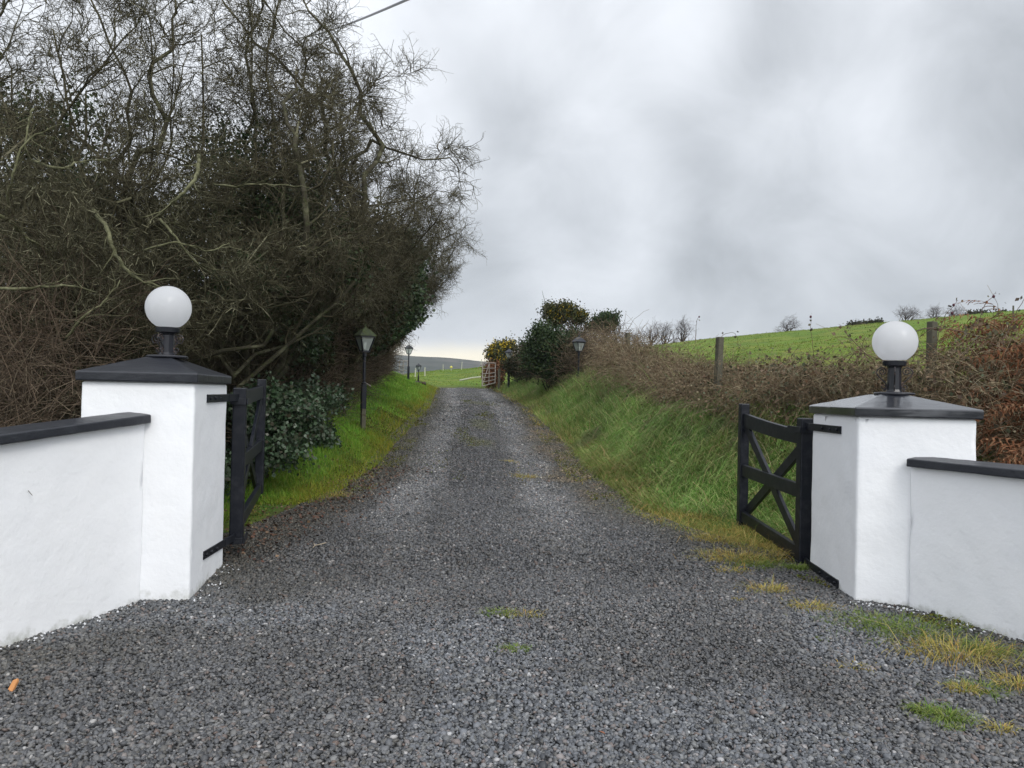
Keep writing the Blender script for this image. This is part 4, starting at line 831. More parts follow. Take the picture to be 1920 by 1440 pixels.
def spray_tmpl(seed, L=.52, r=.0058):
    rnd = random.Random(seed); S = []
    def rot(d, an):
        v = Vector((rnd.gauss(0, 1), rnd.gauss(0, 1), rnd.gauss(0, 1))); v -= d*v.dot(d); v.normalize(); return d*math.cos(an)+v*math.sin(an)
    def go(p, d, L, r, k, lev):
        for i in range(k):
            d = rot(d, abs(rnd.gauss(0, .32))); q = p+d*L/k; S.append((tuple(p), tuple(q), r, r*.88)); r *= .88
            if lev == 0: go(q, rot(d, rnd.uniform(.6, 1.25)), L*rnd.uniform(.14, .5)*(1.1-.6*i/k), r*.8, 3, 1)
            elif lev == 1 and rnd.random() < .4: go(q, rot(d, rnd.uniform(.7, 1.3)), rnd.uniform(.03, .09), r*.9, 1, 2)
            p = q
    go(Vector((0, 0, 0)), Vector((0, 0, 1)), L, r, 6, 0); return segs_mesh(S, 3)
TM = [spray_tmpl(100+i) for i in range(6)]
def sprays(T, rs, scale=1.0, lim=None, thick=1.0):
    A = np.array(T)
    if lim and len(A) > lim: A = A[rs.choice(len(A), lim, replace=False)]
    D = A[:, 3:6]+rs.normal(0, .3, (len(A), 3)); Ms = dirframes(D, rs); w_ = rs.randint(0, len(TM), len(A)); parts = []
    for k in range(len(TM)):
        m = w_ == k
        if m.sum(): parts.append(tile(TM[k][0], TM[k][1], Ms[m], A[m, :3], A[m, 6]*scale))
    return cat(parts)
def split_thick(S, thr): return [s for s in S if s[2] >= thr], [s for s in S if s[2] < thr]
LAMP = P(685, 640, 15.7)
def prune(S, ok):                        # drop what is cut and everything growing from it
    alle = {s_[1] for s_ in S}; kept = set(); out_ = []
    for s_, k in zip(S, ok):
        if k and (s_[0] not in alle or s_[0] in kept): out_.append(s_); kept.add(s_[1])
    return out_, kept
def clear(A, pad=0.0):                   # the drive and its lamps are kept clear of low growth
    x, y, z = A[:, 0], A[:, 1], A[:, 2]; b = bl(y)-np.interp(y, [9, 12, 18, 25, 35, 44], [.9, 1.1, 1.2, 1.8, 2.1, 2.4])
    near_lamp = (np.abs(x-LAMP.x*y/15.7) < .45+pad)&(y > 8.5)&(y < 16.2)&(z < 1.55+(LAMP.z+.55-1.55)*y/15.7)
    return ~near_lamp & ~((x > b-pad)&(z-H(x, y) < 1.0+1.0*(x-b+pad)+pad))
def bare_tree(name, base, targets, label, cat_='tree', group=None, r0=.09, mx=3, seed=1, sub=1.6, lim=6000, up=.12, pr=.8, scale=1.0, ivy=None, twig=None, bark=None, fork=None, subpr=.8, bow=.12, T0=2, start=.2):
    rnd = random.Random(seed); rs = np.random.RandomState(seed); S = []; T = []
    base = Vector((base[0], base[1], H1(base[0], base[1])-.1)); t = empty(name, tuple(base), label, cat_, group)
    for i, tg in enumerate(targets):
        tg = Vector(tg); s0 = base+Vector((rnd.gauss(0, .14), rnd.gauss(0, .14), rnd.uniform(.0, .5 if fork is None else fork)))
        limbto(S, T, s0, tg, r0*rnd.uniform(.7, 1.15), .012, mx, rnd, sub, up, bow, pr, T0=T0, subpr=subpr, start=start)
    S, ends = prune(S, clear(np.array([s_[1] for s_ in S]))); T = [q for q in T if q[:3] in ends]; A = np.array(T); T = A[clear(A[:, :3], .25)]
    thick, thin = split_thick(S, .022)
    if thick: npmesh('trunk', *segs_mesh(thick, 7), bark or M_BARK, t, smooth_=True)
    parts = [segs_mesh(thin, 3)]
    if len(T): parts.append(sprays(T, rs, scale, lim))
    npmesh('crown', *cat(parts), twig or M_TWIG, t)
    if ivy:
        ell, n, size = ivy; pos = cloud(ell, n, rs, .13, 26, .1); npmesh('ivy', *leaves(pos, size*rs.uniform(.6, 1.3, len(pos)), rs), M_IVY, t)
    print(name, 'segs', len(S), 'tips', len(T)); return t
def pt(px, py, Y): return tuple(P(px, py, Y))
def el(px, py, Y, rx, ry=None, rz=None): p = P(px, py, Y); return (p.x, p.y, p.z, rx, ry or rx, rz or rx)

bare_tree('bare_tree', (-3.9, 11.3), [pt(845, 300, 12.2), pt(800, 372, 12.6), pt(630, 200, 11.8), pt(690, 290, 11), pt(560, 130, 11.3), pt(705, 150, 11.9), pt(540, -60, 11.8), pt(560, -110, 11), pt(500, -140, 12), pt(420, -120, 11), pt(330, -120, 11.6), pt(620, 210, 10.6), pt(720, 330, 10.8), pt(470, 0, 10.2), pt(380, 60, 10)],
    'tall bare hawthorn reaching out over the drive under the cable, ivy on its stems', r0=.06, seed=3, sub=.85, lim=5000, group='bare trees left of the drive',
    ivy=([el(575, 330, 10.9, .16, .16, .5), el(545, 400, 10.6, .3, .3, .4), el(640, 500, 11, .4, .3, .3), el(450, 520, 10, .5, .3, .4), el(560, 600, 11.2, .5, .3, .4), el(570, 350, 11.6, .38, .4, .9), el(490, 330, 11.5, .6, .5, 1.0), el(445, 400, 11.6, .9, .6, 1.0), el(520, 450, 11.4, 1.0, .7, .7), el(400, 300, 11.9, .5, .4, .7)], 27000, .05))
bare_tree('bare_tree', (-6.6, 10.2), [pt(-70, 30, 10), pt(20, -90, 10.5), pt(120, -110, 10), pt(230, -110, 10.6), pt(320, -60, 10), pt(-90, 180, 9.6), pt(100, 60, 9.3), pt(240, 60, 9.6), pt(330, 130, 10.4), pt(20, 120, 10.6), pt(160, 180, 9.2), pt(290, 230, 9.4), pt(60, 250, 9.2)],
    'tall bare tree filling the upper left corner, behind the left wall', r0=.055, seed=6, sub=1.35, lim=4300, group='bare trees left of the drive')
thorn = bare_tree('bare_tree', (-5.0, 9.4), [pt(-40, 420, 8.6), pt(60, 330, 8.6), pt(200, 430, 8.6), pt(150, 520, 8.3), pt(330, 330, 9.2), pt(400, 420, 9.0), pt(290, 520, 8.7), pt(450, 520, 9.2), pt(480, 600, 9.2), pt(560, 560, 9.8), pt(20, 560, 8.2), pt(230, 640, 8.4), pt(100, 640, 8.1), pt(380, 620, 8.9), pt(240, 270, 9.0), pt(500, 440, 9.6)],
    'low tangled bare thorn behind the left globe lamp with pale lichened limbs', r0=.05, seed=8, sub=1.2, lim=3800, up=0.0, fork=1.2, group='bare trees left of the drive', bow=.2, twig=M_TWIGL)
M_PALEB = mat('pale_lichened_bark', (.15, .15, .085), .9, .15, var=[(5, (.05, .05, .025), .42, .6), (25, (.22, .22, .14), .55, .7)], bump=[(40, .6, .01)])
rl_ = random.Random(77)
for pth, r_ in (([(176, 395, 8.6), (200, 430, 8.0), (212, 470, 7.8), (238, 506, 7.8), (270, 528, 7.9), (320, 545, 8.2)], .024), ([(372, 290, 8.4), (368, 330, 8.0), (345, 360, 7.9), (318, 385, 8.0), (296, 405, 8.4)], .022), ([(-30, 385, 7.6), (15, 412, 7.6), (45, 440, 7.8), (75, 458, 8.0), (110, 470, 8.6)], .02),
        ([(300, 410, 8.2), (330, 445, 8.0), (365, 490, 8.1), (410, 520, 8.4)], .014), ([(12, 400, 7.9), (20, 340, 7.7), (48, 270, 7.7), (90, 240, 7.8)], .014), ([(60, 205, 8.0), (52, 240, 7.8), (40, 290, 7.8), (15, 320, 7.9)], .012), ([(60, 300, 8.2), (110, 315, 7.9), (150, 303, 8.0), (200, 300, 8.4)], .016),
        ([(-10, 540, 7.0), (60, 540, 6.9), (130, 535, 7.2), (180, 548, 7.6)], .015), ([(120, 640, 7.4), (160, 590, 7.3), (200, 560, 7.5), (225, 525, 7.8)], .013), ([(400, 345, 8.8), (440, 350, 8.5), (500, 345, 8.6), (560, 350, 9.0)], .012), ([(270, 470, 7.9), (330, 455, 7.8), (390, 470, 8.0), (430, 455, 8.2)], .011)):
    P_ = [P(*q) for q in pth]; pp = []
    for i in range(len(P_)-1):
        a0 = P_[max(i-1, 0)]; a1 = P_[i]; a2 = P_[i+1]; a3 = P_[min(i+2, len(P_)-1)]
        for j in range(5):
            f = j/5; pp.append(.5*((2*a1)+(a2-a0)*f+(2*a0-5*a1+4*a2-a3)*f*f+(3*a1-a0-3*a2+a3)*f**3)+Vector((rl_.gauss(0, .006), rl_.gauss(0, .01), rl_.gauss(0, .006))))
    pp.append(P_[-1]); tl = thorn.location; m = MB(); m.tube([p-tl for p in pp], [r_*(.7+.3*math.cos(i/len(pp)*3)) for i in range(len(pp))], 7)
    for i in range(2, len(pp)-1, 2):
        d = (pp[i+1]-pp[i]).normalized(); v_ = Vector((rl_.gauss(0, 1), rl_.gauss(0, 1), rl_.gauss(0, 1))); q = pp[i]; pts = [q-tl]; L_ = rl_.uniform(.15, .5)
        for k_ in range(4): d = (d+v_*.3+Vector((rl_.gauss(0, .2), rl_.gauss(0, .2), rl_.gauss(0, .2)))).normalized(); q = q+d*L_/4; pts.append(q-tl)
        m.tube(pts, [r_*.35*(1-.2*k_) for k_ in range(5)], 5)
    m.build('limb', M_PALEB, thorn, smooth_=True)
bare_tree('bare_tree', (-3.95, 10.0), [pt(520, 640, 9.6), pt(600, 560, 10.4), pt(450, 560, 9.4), pt(560, 480, 10.2), pt(640, 470, 11), pt(400, 640, 9.2), pt(490, 420, 10), pt(620, 640, 10.6), pt(540, 700, 9.8), pt(660, 540, 11.2)],
    'low spreading thorn with mossy twigs directly behind the left timber gate', r0=.035, seed=21, sub=1.0, lim=3400, up=-.05, fork=1.4, group='bare trees left of the drive', bow=.18, start=.05)
bare_tree('bare_tree', (-4.2, 16.5), [pt(848, 435, 17.5), pt(820, 360, 17), pt(780, 335, 16), pt(835, 480, 16.2), pt(740, 340, 16), pt(830, 400, 15.8), pt(700, 380, 15.5), pt(650, 360, 16), pt(760, 450, 15), pt(690, 500, 14.8), pt(640, 460, 15), pt(800, 530, 15.6), pt(740, 560, 15.2)],
    'dense brown thorn tree leaning over the drive behind the nearest lantern post', r0=.045, seed=11, sub=1.0, lim=6500, up=.2, group='bare trees left of the drive', scale=1.0, subpr=.95)
bare_tree('bare_tree', (-5.0, 23.5), [pt(850, 470, 24), pt(825, 430, 24), pt(800, 400, 23), pt(842, 520, 23), pt(815, 560, 22.5), pt(790, 500, 22), pt(760, 440, 23), pt(780, 600, 22.5), pt(745, 560, 21.5), pt(720, 500, 21.5)],
    'dense bare thorn further up the hedge, twigs fraying against the sky', r0=.05, seed=13, sub=.9, lim=4500, up=.25, group='bare trees left of the drive', scale=1.15, subpr=.95)
bare_tree('bare_tree', (-6.7, 34), [pt(780, 560, 34), pt(765, 600, 33), pt(745, 640, 33), pt(725, 600, 32), pt(740, 560, 34), pt(715, 655, 33)], 'last low bare thorn of the left hedge by the far gate', r0=.04, seed=17, sub=1.0, lim=2200, up=.3, scale=1.7, group='bare trees left of the drive', T0=1)

# brown scrub low behind the left wall
def scrub(name, box, n, m, label, seed, Lr=(.5, 1.4), r=.0032, arch=.6, cat_='scrub', kind='stuff', parent=None, ns=6, az=None):
    """arching stems rooted on the ground in polygon sampler box(rs,n)->x,y,height"""
    rs = np.random.RandomState(seed); x, y, hz = box(rs, n); hz = hz*np.ones(n)
    k = ~((np.hypot(x-P(1086, 650, 25.5).x, (y-24.2)*.55) < .75) | (np.hypot(x-P(955, 650, 40).x, (y-38.5)*.5) < .9)); x, y, hz = x[k], y[k], hz[k]; n = len(x); p = np.stack([x, y, H(x, y)+hz*rs.uniform(0, 1, n)], -1)
    a = rs.uniform(0, 2*np.pi, n) if az is None else az+rs.normal(0, .9, n); el_ = rs.uniform(.2, 1.35, n); d = np.stack([np.cos(a)*np.cos(el_), np.sin(a)*np.cos(el_), np.sin(el_)], -1); L = rs.uniform(*Lr, n)
    A = []; B = []; RA = []; RB = []; cur = p
    for i in range(ns):
        d = d+rs.normal(0, .16, (n, 3))-np.array([0, 0, arch/ns*1.6]); d /= np.linalg.norm(d, axis=1)[:, None]; q = cur+d*(L/ns)[:, None]; A.append(cur); B.append(q); RA.append(np.full(n, r*(1-i/ns*.5))*(1+y*.035)); cur = q
    A = np.concatenate(A); B = np.concatenate(B); RA = np.concatenate(RA); D = B-A; D /= np.linalg.norm(D, axis=1)[:, None]; ref = np.array([[.13, .21, 1.]]); X_ = np.cross(D, ref); X_ /= np.linalg.norm(X_, axis=1)[:, None]; Y_ = np.cross(D, X_)
    an = 2*np.pi*np.arange(3)/3; ring = X_[:, None]*np.cos(an)[None, :, None]+Y_[:, None]*np.sin(an)[None, :, None]
    V = np.concatenate([A[:, None]+ring*RA[:, None, None], B[:, None]+ring*RA[:, None, None]*.9], 1); j = np.arange(3); f = np.stack([j, (j+1) % 3, (j+1) % 3+3, j+3], -1)
    return put(name, (V.reshape(-1, 3), (f[None]+(np.arange(len(A))*6)[:, None, None]).reshape(-1, 4)), m, label, cat_, kind, parent), np.concatenate([A[::2], B[::3]])
def boxL(rs, n):
    y = rs.uniform(5.2, 9.6, n); x = -3.6-(y-5)*.12-rs.gamma(2.2, .8, n); return x, y, np.interp(y, [5, 7, 9.6], [.8, 1.7, 2.2])*np.ones(n)
scrub('brown_scrub', boxL, 4500, M_BTWIG, 'tangle of brown leafless stems behind the left wall', 71, (.5, 1.5), .0034, .5)
def boxL2(rs, n):
    y = rs.uniform(9, 40, n); x = bl(y)-np.interp(y, [9, 12, 18, 25, 35, 44], [1.2, 1.2, 1.3, 1.9, 2.2, 2.5])-rs.uniform(0, .9, n); return x, y, np.interp(y, [9, 14, 25, 40], [2.1, 1.9, 1.9, 1.3])*np.ones(n)
scrub('hedge_bottom', boxL2, 13000, M_BTWIG, 'reddish brown twiggy undergrowth at the foot of the left hedge', 72, (.4, 1.1), .0032, .4)
# leafy ivy-clad bushes that fill the hedge line behind the bare trees
def bush(ell, n, size, m, label, seed, name='hedge_bush', cat_='bush', group='ivy clad bushes in the left hedge', clump=.14, per=28, shell=.45, stems=6, flow=None, sr=.03, stemto=None):
    rs = np.random.RandomState(seed); rnd = random.Random(seed); E = np.array(ell); c = E[:, :3].mean(0); zg = H1(c[0], c[1]); t = empty(name, (c[0], c[1], zg), label, cat_, group)
    pos = cloud(ell, n, rs, clump, per, shell); pos = pos[pos[:, 2] > H(pos[:, 0], pos[:, 1])]; pos = pos[clear(pos, .1) | (pos[:, 0] > -2.2)]; npmesh('foliage', *leaves(pos, size*rs.uniform(.55, 1.4, len(pos)), rs), m, t)
    S = []; T = []
    for i in range(stems):
        q = E[i % len(E)]; limbto(S, T, (c[0]+rnd.gauss(0, .15), c[1]+rnd.gauss(0, .15), zg-.05), (q[0]+rnd.gauss(0, q[3]*.5), q[1]+rnd.gauss(0, q[4]*.4), q[2]+q[5]*rnd.uniform(.1, .8)), sr, .01, 1, rnd, .6, .3, .1)
    A_ = np.array([s_[1] for s_ in S]); S, _ = prune(S, clear(A_, .05) | (A_[:, 0] > -2.2))
    if S: npmesh('stems', *segs_mesh(S, 5), M_BARK, t)
    if flow:
        fp = cloud([(e_[0], e_[1], e_[2]+e_[5]*.12, e_[3], e_[4], e_[5]) for e_ in ell], flow[0], rs, clump*.7, 14, .85); npmesh('flowers', *leaves(fp, flow[1]*rs.uniform(.6, 1.2, len(fp)), rs), M_YEL, t)
    return t
B = [([el(30, 330, 13, 1.3, 1, 1.3), el(110, 290, 13.4, .9, .8, 1.1), el(-40, 480, 13, 1.6, 1, 1.6), el(80, 560, 12.5, 1.5, 1, 1.2)], 26000, M_EVER, 'dark evergreen mass at the left edge behind the bare tree'),
     ([el(220, 480, 12.8, 1.2, .8, 1.2), el(170, 620, 12, 1.3, .8, .8), el(300, 560, 12.2, 1.1, .8, 1.0)], 20000, M_IVY, 'shadowy ivy bush left of the left globe lamp'),
     ([el(400, 520, 12.6, 1.3, .8, 1.2), el(480, 610, 12.4, 1.2, .8, .8), el(330, 660, 12.2, 1.2, .8, .6)], 20000, M_IVY, 'shadowy ivy bush right behind the left globe lamp'),
     ([el(560, 520, 14.5, 1.2, .8, 1.3), el(600, 620, 14, 1.0, .8, 1.0), el(500, 660, 13.8, 1.1, .8, .7)], 20000, M_HEDGE, 'dense hedge bush between the left gate and the nearest lantern post'),
     ([el(650, 560, 17.5, 1.2, 1, 1.5), el(690, 470, 17.5, 1.0, .9, 1.1), el(640, 650, 17, 1.0, 1, .9)], 20000, M_HEDGE, 'dense hedge bush directly behind the nearest lantern post'),
     ([el(725, 570, 21.5, 1.1, 1.2, 1.5), el(745, 500, 22, .9, 1, 1.1), el(715, 650, 21, .9, 1, 1.0)], 20000, M_IVY, 'dark ivy bush just beyond the nearest lantern post'),
     ([el(725, 620, 27, .8, 1.3, 1.1), el(725, 560, 28, .9, 1.2, 1.0), el(705, 680, 27, .9, 1.2, .6)], 13000, M_HEDGE, 'dark narrow hedge bush where the left hedge thins out'),
     ([el(715, 660, 35, .9, 1.3, 1.1), el(705, 620, 36, 1.0, 1.2, 1.2)], 5000, M_HEDGE, 'last bush of the left hedge near the far gate')]
for i, (ell, n, m, lb) in enumerate(B): bush(ell, n, .072 if i < 4 else .062+.006*i, m, lb, 80+i)

# ------------------------------------------------------------------ right hedge
def boxR(rs, n):
    y = 13+27*rs.uniform(0, 1, n)**1.2; e = rs.uniform(1.75, 3.1, n); x = br(y)+e
    return x, y, np.interp(y, [13, 18, 26, 40], [.12, .55, 1.35, 1.0])*np.ones(n)*(.6+.8*fbm(x, y, .7, 66))
def boxRn(rs, n):
    y = 5.6+9*rs.uniform(0, 1, n); e = rs.uniform(1.65, 4.0, n)-.5*smooth(9, 6, y); x = br(y)+e
    return x, y, np.interp(y, [5, 7.5, 9.3, 11, 15], [.75, .95, .85, .25, .25])*np.ones(n)*(.4+1.2*fbm(x, y, .8, 66))
o, tips = scrub('bramble_thicket', boxR, 9500, M_BRAM, 'pale brown tangle of dead bramble stems along the middle of the right bank', 91, (.35, 1.0), .0030, .9)
o, tips2 = scrub('bramble_thicket', boxRn, 9500, M_BRAM, 'low grey brown bramble tangle on the bank crest behind the right gate and pillar', 90, (.25, .75), .0028, 1.1); tips = np.concatenate([tips, tips2, tips2])
rb_ = np.random.RandomState(92); k = tips[rb_.choice(len(tips), 38000)]+rb_.normal(0, .05, (38000, 3)); gq = fbm(k[:, 0], k[:, 1], 1.1, 71)
grn = (rb_.uniform(0, 1, len(k)) < smooth(.38, .64, gq)*.8*smooth(24, 12, k[:, 1])+.18)
put('bramble_leaves', leaves(k[grn], rb_.uniform(.03, .065, grn.sum()), rb_), M_BRAML, 'grey green and russet bramble leaves over the right hedge', 'bramble leaves')
put('withered_leaves', leaves(k[~grn], rb_.uniform(.012, .036, (~grn).sum())*(1+k[~grn][:, 1]*.02), rb_), M_BRAM, 'withered brown leaves caught in the right hedge', 'dead leaves')
# dead bracken behind the right pillar and wall
def frond(seed):
    rnd = random.Random(seed); n = 16; Q = []; p = Vector((0, 0, 0)); an = 1.25; parts_v = []; parts_f = []
    pts = [p.copy()]
    for i in range(n): an -= .16+rnd.uniform(-.05, .08); p = p+Vector((math.cos(an)*.06, rnd.gauss(0, .006), math.sin(an)*.06)); pts.append(p.copy())
    S = [(tuple(pts[i]), tuple(pts[i+1]), .0032*(1-i/n*.7), .0032*(1-(i+1)/n*.7)) for i in range(n)]
    sv, sf = segs_mesh(S, 3); V = [sv]; Fs = [sf]; b = len(sv)
    for i in range(3, n):
        L = .16*math.sin(math.pi*min(1, (i+1)/n*.9+.05))+.02
        for sgn in (-1, 1):
            d = (pts[i+1]-pts[i]).normalized(); s_ = Vector((0, sgn, 0)); q = pts[i]; dr_ = (s_+d*.35+Vector((0, 0, rnd.gauss(-.2, .3)))).normalized()
            for k_ in range(3):
                q2 = q+dr_*L/3; w_ = .013*(1-k_/3.5); v0 = len(V) and b
                V.append(np.array([q-d*w_, q+d*w_, q2+d*w_*.7, q2-d*w_*.7])); Fs.append(np.array([[0, 1, 2, 3]])+b); b += 4
                q = q2; dr_ = (dr_+Vector((0, 0, -.45))+Vector((rnd.gauss(0, .2), rnd.gauss(0, .2), rnd.gauss(0, .2)))).normalized()
    return np.concatenate(V), np.concatenate(Fs)
FR = [frond(i) for i in range(4)]
rk = np.random.RandomState(95); parts = []
for k_ in range(4):
    n = 210; y = rk.uniform(4.6, 9.8, n); x = np.maximum(br(y)+.45, 3.85+(6-y)*.25)+rk.uniform(0, 2.3, n); x = np.where(y > 6.9, 4.6+(y-6.9)*.35+rk.uniform(0, 2.2, n), x)
    z = H(x, y)+rk.uniform(.1, .95, n); a = rk.uniform(0, 2*np.pi, n); c, s_ = np.cos(a), np.sin(a); o_ = np.zeros(n); l_ = np.ones(n); tl = frames(n, rk, .1)
    Ms = np.stack([c, -s_, o_, s_, c, o_, o_, o_, l_], -1).reshape(n, 3, 3)@tl; parts.append(tile(FR[k_][0], FR[k_][1], Ms, np.stack([x, y, z], -1), rk.uniform(.5, 1.05, n)))
put('dead_bracken', parts, M_BRACK, 'rust brown collapsed bracken fronds behind the right pillar and wall', 'bracken')
def boxB(rs, n): y = rs.uniform(4.2, 8.5, n); x = np.where(y < 6.9, np.maximum(br(y)+.3, 3.7+(6-y)*.3), 4.4+(y-6.9)*.35)+rs.uniform(0, 2.6, n); return x, y, np.full(n, .5)
scrub('bracken_stalks', boxB, 2600, M_BRACK, 'bent orange bracken stalks lying over the bank behind the right wall', 96, (.3, .9), .0028, .9, 'bracken')

M_CANE = mat('bramble_cane', (.11, .055, .045), .6, .3, var=(9, (.07, .06, .035), .45, .6))
put('straw_grass', [gb(4200, 7.0, 20, 1.7, 2.8, 1, .34, .005, (.6, 1.4), 201, thr=(.42, .62), nseg=4, az=np.pi, sc1=1.6, droop=1.5), gb(2600, 20, 40, 1.3, 2.4, 1, .34, .008, (.4, 1.1), 202, thr=(.4, .6), nseg=3)], M_STRAW, 'pale straw coloured grass stems between the brambles on the right bank', 'grass')
# single bramble shoots standing out against the sky
def shoot(pts, lv, hips, label, seed, r=.0045):
    P_ = [P(*q) for q in pts]; rnd = random.Random(seed); b = P_[0]; t = empty('bramble_shoot', tuple(b), label, 'bramble shoot', 'bramble shoots rising from the right hedge'); pp = []
    for i in range(len(P_)-1):
        for j in range(5):
            f = j/5; a0 = P_[max(i-1, 0)]; a1 = P_[i]; a2 = P_[i+1]; a3 = P_[min(i+2, len(P_)-1)]
            pp.append(.5*((2*a1)+(a2-a0)*f+(2*a0-5*a1+4*a2-a3)*f*f+(3*a1-a0-3*a2+a3)*f**3)+Vector((rnd.gauss(0, .004), 0, rnd.gauss(0, .004))))
    pp.append(P_[-1]); n = len(pp); m = MB(); m.tube([p-b for p in pp], [r*(1-.6*i/n) for i in range(n)], 5)
    m.build('stem', M_CANE, t); rs = np.random.RandomState(seed)
    if lv:
        idx_ = rs.choice(np.arange(n//4, n), lv); pos = np.array([pp[i] for i in idx_])+rs.normal(0, .02, (lv, 3)); npmesh('leaves', *leaves(pos, rs.uniform(.03, .055, lv), rs), M_BRAML, t)
    for q in hips:
        c = P(*q)-b; m = MB(); m.lathe([(.003, -.016), (.011, -.011), (.014, 0), (.011, .011), (.003, .016)], 8, c=c); m.build('rose_hip', mat('dark_hip', (.07, .02, .03), .5), t, smooth_=True)
    return t
shoot([(1757, 640, 8.0), (1768, 600, 8.0), (1784, 578, 8.0), (1796, 563, 8.0)], 4, [(1788, 572, 8.0), (1785, 587, 8.0)], 'dark shoot with two round hips, right of the right globe lamp', 1)
shoot([(1838, 640, 7.6), (1836, 605, 7.6), (1845, 575, 7.6), (1864, 554, 7.6), (1867, 547, 7.6)], 0, [(1863, 556, 7.6)], 'curved shoot tipped with one red hip against the sky', 2)
shoot([(1880, 640, 7.4), (1896, 606, 7.4), (1913, 573, 7.4), (1926, 552, 7.4)], 3, [], 'straight leaning shoot crossing the frame edge at far right', 3, .005)
shoot([(1530, 700, 9), (1524, 650, 9), (1520, 615, 9), (1522, 592, 9)], 5, [(1520, 594, 9)], 'thin upright shoot with a tiny leaf cluster left of the right globe lamp', 4, .0035)
shoot([(1303, 645, 13), (1305, 620, 13), (1307, 600, 13), (1312, 593, 13)], 3, [(1311, 594, 13)], 'thin shoot with a dark bud above the right end of the windswept trees', 5, .005)
shoot([(1335, 660, 12), (1350, 634, 12), (1366, 624, 12), (1380, 628, 12), (1386, 660, 12)], 3, [], 'arched shoot looping over the weathered square fence post', 6, .005)
shoot([(1660, 655, 7.8), (1720, 620, 7.8), (1780, 617, 7.8), (1840, 635, 7.8), (1890, 660, 7.8)], 14, [], 'long arching red bramble cane running behind the right globe lamp', 7, .007)
shoot([(1800, 640, 7.5), (1815, 620, 7.5), (1835, 604, 7.5), (1850, 610, 7.5)], 26, [], 'short bushy shoot with russet leaves between the hip shoots', 8)
shoot([(1640, 680, 8.4), (1610, 650, 8.4), (1590, 628, 8.4), (1582, 618, 8.4)], 12, [], 'leafy shoot leaning left, just left of the right globe lamp', 9)

# ------------------------------------------------------------------ gorse, evergreens and shrubs along the right hedge
def el2(px, py, Y, wpx, hpx, dy=None): p = P(px, py, Y); k = Y/FPX; return (p.x, p.y, p.z, wpx*k, dy or wpx*k, hpx*k)
bush([el2(1035, 588, 29, 15, 13), el2(1060, 582, 29, 18, 13), el2(1085, 595, 29, 15, 11), el2(1045, 602, 29, 16, 8), el2(1030, 578, 29, 8, 8)], 9000, .07, M_GORSE, 'tall flat topped gorse on bare stems, highest bush right of the drive', 101, 'gorse_bush', 'bush', 'gorse and scrub on the right bank', .10, 24, .3, 12, (1100, .05), .045)
bush([el2(1015, 640, 28, 32, 26), el2(1050, 655, 27.5, 34, 30), el2(1005, 675, 28, 24, 30), el2(1045, 695, 27.5, 32, 24), el2(1020, 618, 28.5, 16, 12), el2(1075, 640, 28, 16, 20)], 16000, .075, M_EVER, 'dark green bush below the tall gorse, beside the sunken lantern post', 102, 'dark_bush', 'bush', 'gorse and scrub on the right bank', .12, 26, .4, 6)
bush([el2(1133, 606, 36, 24, 15), el2(1145, 596, 36, 14, 10), el2(1115, 615, 36, 15, 9)], 7000, .08, M_EVER, 'rounded windswept evergreen rising over the bramble hedge', 103, 'evergreen_bush', 'bush', 'gorse and scrub on the right bank', .10, 26, .4, 4)
bush([el2(938, 655, 46, 16, 12), el2(925, 665, 46, 12, 12), el2(955, 650, 46, 12, 10), el2(945, 672, 46, 18, 14)], 7000, .11, M_GORSE, 'low rounded gorse covered in yellow flowers above the right metal gate', 104, 'gorse_bush', 'bush', 'gorse and scrub on the right bank', .14, 24, .4, 4, (2600, .10))
bush([el2(985, 660, 38, 18, 20), el2(965, 685, 40, 22, 18), el2(990, 690, 36, 18, 18), el2(975, 700, 42, 14, 14)], 9000, .08, M_HEDGE, 'brownish scrub bush between yellow gorse and dark bush', 105, 'scrub_bush', 'bush', 'gorse and scrub on the right bank', .14, 26, .3, 8)
bush([el2(919, 702, 44.5, 10, 21), el2(931, 702, 44.5, 11, 21)], 6500, .09, M_BRACK, 'rust brown withered bush behind the right metal gate', 106, 'scrub_bush', 'bush', 'gorse and scrub on the right bank', .14, 26, .3, 4)
def boxG(rs, n): y = rs.uniform(24, 45, n); x = br(y)+rs.uniform(1.2, 3.2, n); return x, y, np.interp(y, [24, 30, 45], [1.2, 1.6, 1.2])*np.ones(n)
scrub('thorn_scrub', boxG, 5000, M_BTWIG, 'greyish brown thorn twigs among the gorse bushes', 98, (.4, 1.2), .004, .5)

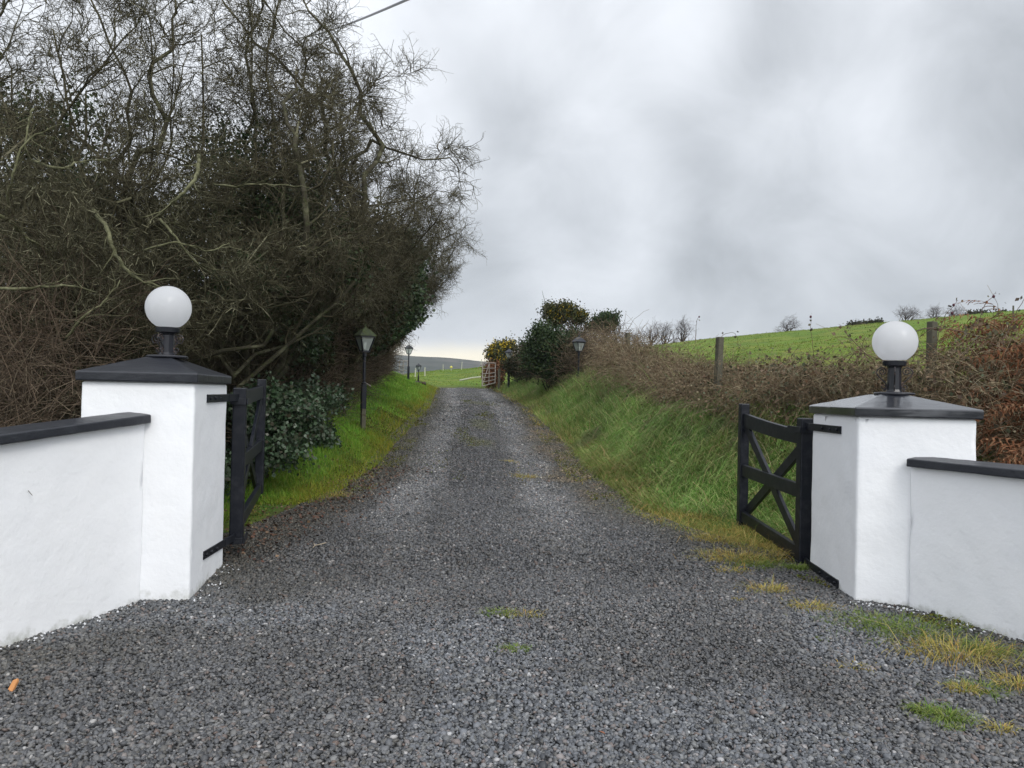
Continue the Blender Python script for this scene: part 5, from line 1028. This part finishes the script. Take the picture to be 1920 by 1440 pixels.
# skyline trees and shrubs
def sky_tree(px, base_y, w_, h_, lean, label, seed, Y=96, n=7, dense=1.0):
    k = Y/FPX; b = P(px, base_y, Y); rnd = random.Random(seed); tg = []
    for i in range(n):
        f = (i+.5)/n*2-1; tg.append((b.x+(f*w_*.5+lean*w_*.5)*k, b.y+rnd.gauss(0, .5), b.z+h_*k*(1-.35*f*f)*rnd.uniform(.85, 1.05)))
    rs = np.random.RandomState(seed); S = []; T = []; z = H1(b.x, b.y)-.2; t = empty('windswept_tree', (b.x, b.y, z), label, 'tree', 'windswept trees on the skyline')
    for q in tg: limbto(S, T, (b.x+rnd.gauss(0, .25), b.y, z), q, .09, .02, 2, rnd, 1.1, .3, .12, .6, nseg=6, T0=1)
    thick, thin = split_thick(S, .06); npmesh('trunk', *segs_mesh(thick, 5), M_FARW, t); V, Fc = sprays(T, rs, 1.7, int(150*dense)); v2, f2 = segs_mesh(thin, 3); npmesh('crown', *cat([(v2, f2), (V, Fc)]), M_FARW, t)
for i, a in enumerate([(1220, 650, 44, 32, .2, 'bare windswept thorn on the skyline, left of a closely grown pair', 1), (1247, 648, 28, 36, .1, 'narrow bare windswept thorn, left one of the closely grown pair'), (1277, 645, 30, 36, .4, 'fan shaped bare windswept thorn, right one of the closely grown pair'),
        (1474, 626, 22, 18, .6, 'small dark windblown bush alone on the skyline above the right gate'), (1697, 603, 32, 18, .6, 'windblown thorn on the skyline just above the right globe lamp'), (1753, 601, 14, 12, .4, 'tiny bare shrub on the skyline above the fence post stump'),
        (1785, 599, 22, 12, .3, 'low twiggy shrub on the skyline between the hip shoots'), (1196, 652, 24, 24, -.2, 'faint bare thorn half hidden behind the bramble hedge')]):
    sky_tree(*a[:6], 120+i, n=6 if a[2] < 25 else 9)
for j, (px, py, w_, h_, lb) in enumerate([(1608, 609, 22, 4, 'long low dark hedge strip on the skyline left of the right globe lamp'), (1640, 606, 13, 4, 'short dark hedge strip right at the right globe lamp'), (1828, 590, 22, 5, 'long low dark hedge strip on the skyline at far right'), (1875, 588, 7, 3, 'tiny dark bush on the skyline at far right')]):
    bush([el2(px-w_*.4, py+3, 97, w_*.5, h_+1, .8), el2(px+w_*.4, py+1, 97, w_*.6, h_, .8)], 900+60*w_, .22, M_HEDGE, lb, 140+j, 'skyline_hedge', 'hedge', 'low hedges on the skyline', .2, 20, .2, 2)

if HAZE:
    m = bpy.data.materials.new('air'); m.use_nodes = True; t = m.node_tree; t.nodes.remove(t.nodes['Principled BSDF'])
    pv = t.nodes.new('ShaderNodeVolumePrincipled'); pv.inputs['Color'].default_value = (.85, .92, 1, 1); pv.inputs['Density'].default_value = .00028; pv.inputs['Anisotropy'].default_value = .2
    t.links.new(pv.outputs[0], t.nodes['Material Output'].inputs['Volume'])
    hz = MB().box((0, 720, 30), 3060, 1630, 260).build('haze', m); tag(hz, kind='stuff')
